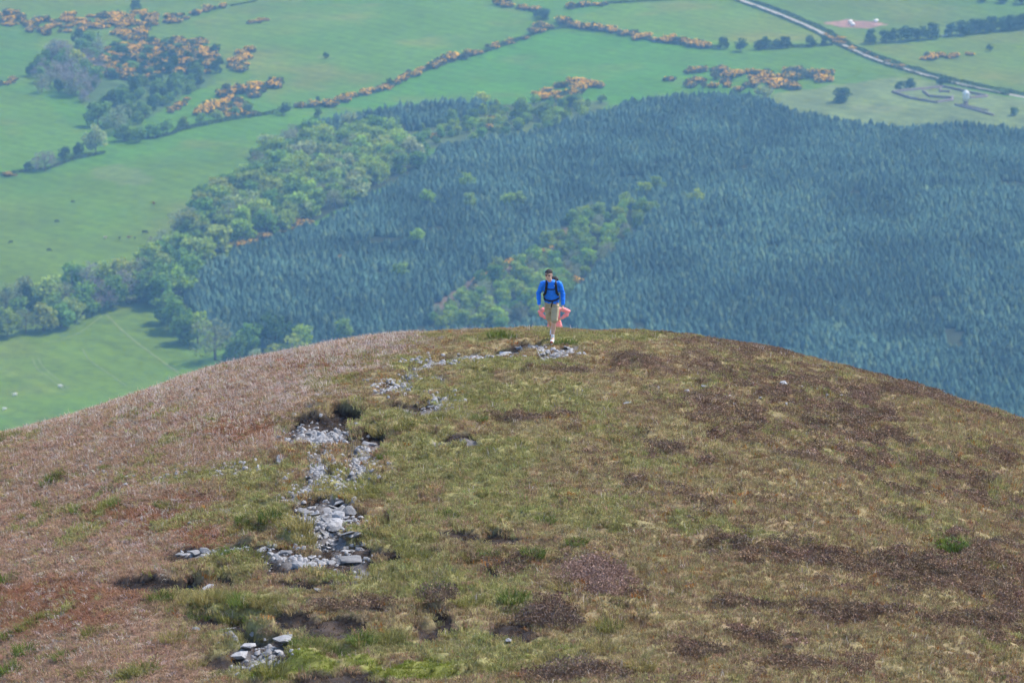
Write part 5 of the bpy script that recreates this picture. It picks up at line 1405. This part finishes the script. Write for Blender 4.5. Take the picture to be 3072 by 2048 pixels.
# his backpack
PACK = fabric('black_pack_cloth', (0.020, 0.021, 0.026), .75, .3)
pk = link('backpack', None, None, man.location)
tag(pk, 'black backpack with chest strap and hip belt worn by the blue-shirted hiker', 'backpack')
s = Clay(); s.box((-.15, .29, 1.02), (.15, .47, 1.48), .05); s.box((-.11, .44, 1.06), (.11, .53, 1.3), .04)
link('bag', s.bake('bag', PACK, .014, 2, .02, .09), pk)
s = Clay(); s.box((-.10, .26, 1.45), (.17, .46, 1.585), .055)
link('lid', s.bake('lid', PACK, .012, 2, .012, .07), pk)
def front(x, z):    # surface of the chest in front of which the straps lie
    return Spline([(1.0, .105), (1.2, .052), (1.34, .030), (1.44, .040), (1.5, .062), (1.56, .08)])(z) + .55 * max(0, abs(x + .01) - .08) ** 1.6 * 4
for q in (-1, 1):
    cx = -.015
    pts = [(cx + q * .105, .28, 1.47), (cx + q * .105, .20, 1.535), (cx + q * .107, .11, 1.525)]
    pts += [(cx + q * x, float(front(cx + q * x, z)) - .008, z) for x, z in ((.112, 1.47), (.120, 1.40), (.128, 1.32), (.142, 1.24))] + [(cx + q * .185, .13, 1.17), (cx + q * .175, .27, 1.12)]
    band(pts, .058, .016, 'shoulder_strap', PACK, pk, lambda p: (p.x * .6, -1, .35 if p.z < 1.5 else 2))
band([(-.145, .03, 1.352), (-.07, .012, 1.345), (.0, .008, 1.343), (.06, .012, 1.347), (.115, .03, 1.358)], .026, .01, 'chest_strap', PACK, pk, (0, -1, 0))
band([(-.19, .28, 1.10), (-.195, .18, 1.085), (-.15, .085, 1.06), (-.06, .062, 1.04), (.03, .064, 1.04), (.11, .08, 1.06), (.18, .15, 1.09), (.195, .28, 1.11)], .036, .012, 'hip_belt', PACK, pk, lambda p: (p.x * 2, -.5, 0))
band([(.02, .062, 1.04), (.01, .075, .98), (-.005, .09, .92), (-.01, .10, .88)], .03, .01, 'belt_tail', PACK, pk, (0, -1, 0))
band([(-.178, .075, 1.26), (-.186, .07, 1.15), (-.186, .085, 1.06)], .016, .008, 'loose_strap', PACK, pk, (0, -1, 0))

# --- the second hiker, in salmon pink, coming up behind the brow
Xw, Yw = 1.255, 110.2
wom = link('person', None, None, (Xw, Yw, float(hill_z(Xw, Yw)) + .01))
tag(wom, 'hiker in salmon-pink top with hands on hips, half hidden behind the blue-shirted hiker', 'person')
b = Clay(); Mw = head(b, (-.065, -.02, 1.555), R(5), R(8), .95)
b.limb([(-.055, .01, 1.47, .046), (-.045, .03, 1.39, .055)])
b.rings([((-.045, .04, 1.38), (.13, 0, 0), (0, .06, 0)), ((-.03, .05, 1.2), (.13, 0, 0), (0, .08, 0)), ((0, .06, 1.0), (.115, 0, 0), (0, .075, 0)), ((.01, .06, .82), (.15, 0, 0), (0, .09, 0))], 16)
aL = [(.135, .04, 1.345, .046), (.435, .05, 1.275, .036), (.20, -.03, 1.075, .025)]; aR = [(-.225, .04, 1.345, .046), (-.445, .05, 1.265, .036), (-.235, -.03, 1.085, .025)]
b.limb(aL); b.limb(aR)
hand(b, aL[2][:3], (-.8, -.5, -.35), (-.3, .8, 0), (.1, -.3, 1), .92, .5); hand(b, aR[2][:3], (.8, -.5, -.35), (.3, .8, 0), (-.1, -.3, 1), .92, .5)
for q in (-1, 1):
    b.limb([(.01 + q * .08, .06, .80, .085), (.01 + q * .085, .02 + q * .08, .46, .055), (.01 + q * .085, .06 + q * .05, .30, .052), (.01 + q * .085, .06 + q * .12, .09, .034)])
    b.limb([(.01 + q * .085, .06 + q * .12, .07, .036), (.01 + q * .085, -.08 + q * .12, .04, .034)])
link('body', b.bake('body', SKIN, .0075, 2), wom)
PINK = fabric('salmon_jersey', (0.97, 0.30, 0.30), .7, .08)
s = Clay()
s.rings([((-.05, .02, 1.43), (.07, 0, 0), (0, .06, 0)), ((-.04, .03, 1.395), (.17, 0, 0), (0, .08, 0)), ((-.03, .04, 1.33), (.20, 0, 0), (0, .1, 0)), ((-.01, .045, 1.2), (.185, 0, 0), (0, .115, 0)), ((0.01, .055, 1.02), (.175, 0, 0), (0, .11, 0)), ((.012, .06, .88), (.215, 0, 0), (0, .12, 0)), ((.014, .06, .805), (.235, 0, 0), (0, .125, 0))], 20)
for A in (aL, aR):
    w3 = tuple(A[1][i] * .12 + A[2][i] * .88 for i in range(3))
    mid = tuple((A[0][i] + A[1][i]) / 2 + (0, 0, .03)[i] for i in range(3)); mid2 = tuple(A[1][i] * .6 + A[2][i] * .4 + (.03 if A is aL else -.03, 0, 0)[i] for i in range(3))
    s.limb([(*A[0][:3], .080), (*mid, .076), (A[1][0] * .97, A[1][1], A[1][2], .070), (*mid2, .062), (*w3, .046)])
link('top', s.bake('top', PINK, .011, 2, .02, .06), wom)
s = Clay(); s.rings([((.012, .06, .90), (.165, 0, 0), (0, .11, 0)), ((.012, .06, .76), (.168, 0, 0), (0, .112, 0))], 18)
for q in (-1, 1): s.limb([(.01 + q * .08, .06, .80, .095), (.01 + q * .085, .02 + q * .08, .46, .064), (.01 + q * .085, .06 + q * .12, .12, .046)])
link('trousers', s.bake('trousers', DARK, .012, 2), wom)
for q in (-1, 1):
    s = Clay(); s.limb([(.01 + q * .085, .08 + q * .12, .05, .045), (.01 + q * .085, -.02 + q * .12, .048, .047), (.01 + q * .085, -.11 + q * .12, .035, .036)], .85)
    link('shoe', s.bake('shoe', DARK, .01, 1), wom)
s = Clay(); s.ball((0, .02, .035), .087, .108, .096); s.limb([(0, .10, .0, .045), (0, .14, -.08, .035), (0, .13, -.16, .02)])
hr = link('hair', s.bake('hair', plain_mat('brown_hair', (.075, .045, .028), .8, .3, .3, 40), .009, 1), wom); hr.matrix_local = Mw

# ------------------------------------------------------------------ cattle and sheep
def beast(kind):
    c = Clay()
    if kind == 'sheep':
        c.rings([((0, -.62, .62), (.12, 0, 0), (0, 0, .14)), ((0, -.5, .66), (.24, 0, 0), (0, 0, .27)), ((0, 0, .66), (.30, 0, 0), (0, 0, .32)), ((0, .45, .66), (.26, 0, 0), (0, 0, .29)), ((0, .6, .64), (.12, 0, 0), (0, 0, .14))], 14)
        c.limb([(0, -.55, .74, .13), (0, -.78, .70, .09), (0, -.92, .62, .06)])
        for x, y in ((.15, -.4), (-.15, -.4), (.15, .4), (-.15, .4)): c.limb([(x, y, .45, .09), (x, y, .22, .045), (x, y - .01, .02, .04)])
        return c
    c.rings([((0, -.80, 1.10), (.15, 0, 0), (0, 0, .24)), ((0, -.6, 1.05), (.27, 0, 0), (0, 0, .40)), ((0, 0, 1.0), (.33, 0, 0), (0, 0, .40)), ((0, .5, 1.04), (.30, 0, 0), (0, 0, .37)), ((0, .85, 1.12), (.22, 0, 0), (0, 0, .27)), ((0, .95, 1.14), (.1, 0, 0), (0, 0, .14))], 16)
    if kind == 'grazing':
        c.limb([(0, -.7, 1.12, .22), (0, -1.05, .80, .16), (0, -1.25, .48, .12)]); c.limb([(0, -1.22, .50, .13), (0, -1.36, .24, .10), (0, -1.40, .10, .075)])
        for q in (-1, 1): c.limb([(q * .1, -1.16, .56, .05), (q * .24, -1.14, .58, .03)])
    else:
        c.limb([(0, -.7, 1.15, .22), (0, -1.0, 1.32, .16), (0, -1.15, 1.42, .13)]); c.limb([(0, -1.12, 1.44, .13), (0, -1.40, 1.28, .10), (0, -1.52, 1.2, .08)])
        for q in (-1, 1): c.limb([(q * .1, -1.12, 1.5, .05), (q * .26, -1.08, 1.5, .03)])
    for x, y in ((.2, -.55), (-.2, -.62)): c.limb([(x, y, .80, .13), (x, y, .42, .07), (x, y - .02, .06, .06)])
    for x, y in ((.2, .70), (-.2, .78)): c.limb([(x, y, .90, .17), (x, y - .04, .60, .10), (x, y + .10, .42, .06), (x, y + .05, .06, .06)])
    c.limb([(0, .95, 1.25, .04), (0, 1.03, .95, .03), (0, 1.02, .6, .05)])
    return c
COWS = {}
def animal(dx, dy, kind, coat, label, cat, rz, s=1.0):
    key = (kind, coat)
    if key not in COWS:
        colr = dict(black=(.018, .017, .018), brown=(.22, .075, .03), pale=(.55, .45, .36), white=(.72, .70, .66))[coat]
        COWS[key] = beast(kind).bake('cow' if cat == 'cow' else 'sheep', plain_mat('coat_' + coat, colr, .9, .15, .2, 3), .055, 2)
    x, y, z = on_valley(dx, dy)
    o = link('sheep' if cat == 'sheep' else 'cow', COWS[key], None, (float(x), float(y), float(z)), rz, s); tag(o, label, cat)
animal(167, 466, 'grazing', 'black', 'black cow grazing alone high in the left pasture', 'cow', 1.3, 1.1)
animal(130, 511, 'grazing', 'black', 'black cow grazing below the highest one in the left pasture', 'cow', 1.9, 1.2)
animal(353, 470, 'standing', 'brown', 'red-brown cow standing alone towards the wood', 'cow', .5, 1.3)
animal(25, 559, 'grazing', 'black', 'dark cow nearest the left edge of the pasture', 'cow', -1.2, 1.2)
animal(112, 577, 'grazing', 'black', 'black cow low in the left pasture, head down', 'cow', 1.8, 1.2)
animal(242, 548, 'standing', 'pale', 'pale cow at the left end of the herd row', 'cow', .6, 1.1)
animal(275, 549, 'standing', 'black', 'black cow second in the herd row, seen end on', 'cow', .2, 1.1)
animal(296, 548, 'standing', 'brown', 'brown cow in the middle of the herd row', 'cow', 1.2, 1.1)
animal(310, 549, 'standing', 'black', 'black cow right of the brown one in the herd row', 'cow', .1, 1.1)
animal(333, 537, 'grazing', 'black', 'large black cow grazing side-on behind the herd row', 'cow', 1.5, 1.5)
animal(346, 549, 'standing', 'brown', 'small brown cow at the right end of the herd row', 'cow', .3, .9)
animal(221, 607, 'standing', 'black', 'small black calf alone near the hedgerow trees', 'cow', -.4, .9)
animal(138, 890, 'sheep', 'white', 'white sheep lowest right of three in the small pasture', 'sheep', 1.4, 1.7)
animal(35, 909, 'sheep', 'white', 'white sheep in the middle of three by the left edge', 'sheep', -1.3, 1.7)
animal(10, 942, 'sheep', 'white', 'white sheep nearest the hill at the left edge', 'sheep', 1.6, 1.6)

# ------------------------------------------------------------------ small farm things
M_WRAP = plain_mat('bale_wrap', (.70, .72, .74), .4, .5, .1, 1)
for dx, dy, rz, lab in ((1953, 53, .3, 'white wrapped bale on the bare earth, further from the road'), (1958, 59, .2, 'white wrapped bale on the bare earth, nearer the hedge'), (2012, 51, .5, 'single white wrapped bale at the right tip of the bare earth')):
    x, y, z = on_valley(dx, dy)
    v, f = lathe([(.02, -1.2), (.8, -1.2), (.95, -1.1), (1.0, 0), (.95, 1.1), (.8, 1.2), (.02, 1.2)], 16)
    v = np.c_[v[:, 2], v[:, 0], v[:, 1] + .92]
    tag(link('wrapped_bale', mesh_from('wrapped_bale', v, f, M_WRAP, True), None, (float(x), float(y), float(z)), rz, 1.2), lab, 'bale')
x, y, z = on_valley(2168, 84)
gt = tag(link('field_gate', None, None, (float(x), float(y), float(z)), .35), 'pale metal gate in the gap of the right hedge', 'gate')
for k in range(5):
    v, f = tubes([((-2.3, 0, .3 + k * .25, .06), (2.3, 0, .3 + k * .25, .06))], 6); link('bar', mesh_from('bar', v, f, M_SILO), gt)
for q in (-2.35, 2.35):
    v, f = tubes([((q, 0, -.3, .14), (q, 0, 1.6, .12))], 6); link('post', mesh_from('post', v, f, M_SILO), gt)
